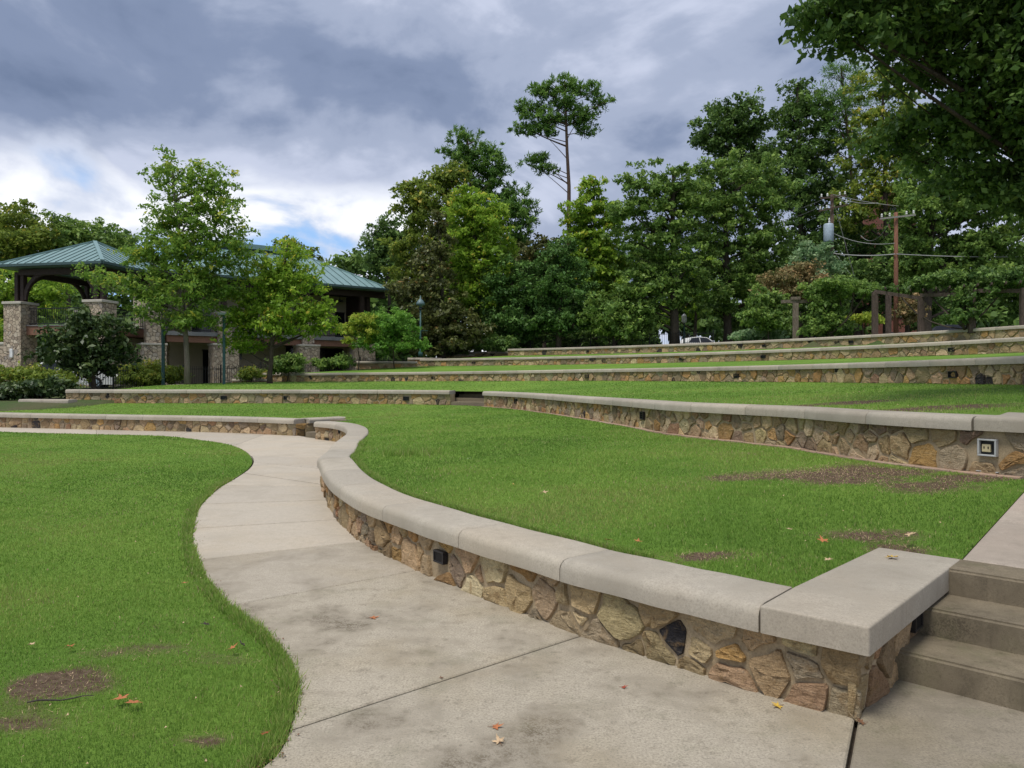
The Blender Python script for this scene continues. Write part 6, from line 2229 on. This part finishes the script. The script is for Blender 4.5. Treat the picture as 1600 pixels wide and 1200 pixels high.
nearL = LAWN[(LAWN[:, 1] > 2.2) & (LAWN[:, 1] < 12)]
fringe('ragged grass along the path edge of the near lawn', nearL, lambda x, y: np.zeros(len(x)), 26000, 5, 0.025, (0.02, 0.055), shift=0.03)
kk_ = W1.off(-0.40)[W1.s > 1.35][::-1]
kk_ = kk_[(kk_[:, 1] > 4.0)]
fringe('ragged grass behind the near wall cap', kk_[kk_[:, 1] < 14], lambda x, y: np.full(len(x), Z1 - 0.03), 22000, 6, 0.018, (0.02, 0.055), shift=0.05)
tx, ty = un(645, 706, 0.52)
tuft = np.column_stack([np.linspace(tx - 0.45, tx + 0.45, 12), np.full(12, ty)])
fringe('taller pale tuft in the crescent lawn', tuft, lambda x, y: np.full(len(x), 0.50), 1100, 8, 0.22, (0.05, 0.13), 0.0005)

# thatch and crumbs of soil on the bare patches, pale bits strewn over the turf
def strew(name, label, n, seed, zf, poly, mat, size, flat, near, want_dirt=True):
    rng = np.random.default_rng(seed)
    X, Y = [], []
    for (cx, cy, rx, ry, s_) in DIRT:
        k = int(n * rx * ry * s_ / sum(d[2] * d[3] * d[4] for d in DIRT))
        X.append(rng.normal(cx, rx * 0.9, k)); Y.append(rng.normal(cy, ry * 0.9, k))
    X, Y = np.concatenate(X), np.concatenate(Y)
    k = inside(poly, X, Y)
    X, Y = X[k], Y[k]
    k = dirt_at(X, Y) > 0.22
    X, Y = X[k], Y[k]
    m = len(X)
    if m == 0:
        return
    Z = zf(X, Y)
    a = rng.uniform(0, 6.28, m)
    L_ = rng.uniform(size[0], size[1], m)
    co = np.empty((m, 3, 3))
    if flat:
        wdt = 0.0007 + 0.0002 * Y
        co[:, 0] = np.column_stack([X - np.sin(a) * wdt, Y + np.cos(a) * wdt, Z + 0.004])
        co[:, 1] = np.column_stack([X + np.sin(a) * wdt, Y - np.cos(a) * wdt, Z + 0.004])
        co[:, 2] = np.column_stack([X + np.cos(a) * L_, Y + np.sin(a) * L_, Z + rng.uniform(0.004, 0.02, m)])
        o = link(name, fast_mesh(name, co.reshape(-1, 3), 3, {'tint': rng.uniform(0.86, 1.0, m)}), mat)
    else:
        T = np.empty((m, 4, 3, 3))
        ap = np.column_stack([X, Y, Z + L_ * 0.9])
        cs = [np.column_stack([X + L_ * np.cos(a + j * 1.57), Y + L_ * np.sin(a + j * 1.57), Z - 0.002]) for j in range(4)]
        for j in range(4):
            T[:, j, 0], T[:, j, 1], T[:, j, 2] = cs[j], cs[(j + 1) % 4], ap
        o = link(name, fast_mesh(name, T.reshape(-1, 3), 3), mat)
    tag(o, label, 'litter', kind='stuff')


strew('thatch', 'dry straw lying on the bare patches of the near lawn', 3500, 1, znear, near_poly, LM['tan'], (0.012, 0.04), True, None)
strew('thatch', 'dry straw lying on the bare patches of the crescent lawn', 9000, 2, zt1, poly_t1, LM['tan'], (0.015, 0.05), True, None)
M['crumb'] = plain('soil_crumb', (0.13, 0.09, 0.06), 0.95, var=0.4, scale=30)
strew('soil_crumbs', 'crumbs of soil on the bare patches of the near lawn', 5000, 3, znear, near_poly, M['crumb'], (0.002, 0.007), False, None)
strew('soil_crumbs', 'crumbs of soil on the bare patches of the crescent lawn', 9000, 4, zt1, poly_t1, M['crumb'], (0.003, 0.009), False, None)
for lab, poly, zf, y0, y1, n, sd in (('pale bits of leaf strewn over the near lawn', near_poly, znear, 3, 20, 420, 11), ('pale bits of leaf strewn over the crescent lawn', poly_t1, zt1, 4.5, 26, 420, 12), ('pale bits of leaf strewn over the strip below the third wall', poly_t2, zt2, 9, 35, 500, 13)):
    rng = np.random.default_rng(sd)
    Y = np.exp(rng.uniform(math.log(y0), math.log(y1), n)); X = rng.uniform(-0.75, 0.75, n) * Y
    k = inside(poly, X, Y); X, Y = X[k], Y[k]; m = len(X)
    Z = zf(X, Y) + 0.022
    a = rng.uniform(0, 6.28, m); s = rng.uniform(0.003, 0.010, m) * (0.6 + 0.07 * Y)
    co = np.empty((m, 3, 3))
    for j in range(3):
        co[:, j] = np.column_stack([X + s * np.cos(a + j * 2.1), Y + s * np.sin(a + j * 2.1), Z + rng.uniform(-0.004, 0.008, m)])
    tag(link('leaf_bits', fast_mesh('leaf_bits', co.reshape(-1, 3), 3), LM['tan']), lab, 'litter', kind='stuff')

# ------------------------------------------------------------------ groups of repeats
GROUPS = {'stone_wall': 'field stone terrace walls', 'cheek_wall': 'short cheek walls at the terrace ends', 'concrete_stair': 'concrete stairs through the walls',
          'background_tree': 'trees beyond the building and the street', 'hardwood_tree': 'trees behind the top terrace', 'oak_tree': 'trees behind the top terrace', 'maple_tree': 'trees behind the top terrace',
          'cedar_tree': 'dark evergreens at the fence', 'loblolly_pine': 'pines in the tree belt', 'young_tree': 'young trees before the building', 'shrub': 'shrubs along the fence and pergola', 'clipped_hedge': 'clipped hedges near the building',
          'iron_fence': 'iron picket fences', 'light_pole': 'slim teal light poles', 'utility_pole': 'utility poles', 'wire': 'overhead wires', 'climbing_vine': 'vines on the pergola', 'parked_car': 'parked cars',
          'step_light': 'step lights set into the walls', 'fallen_leaf': 'fallen leaves', 'twig': 'twigs on the lawn'}
for o in list(bpy.data.objects):
    if o.parent is None and 'label' in o:
        k = o.name.split('.')[0]
        if k in GROUPS:
            o['group'] = GROUPS[k]
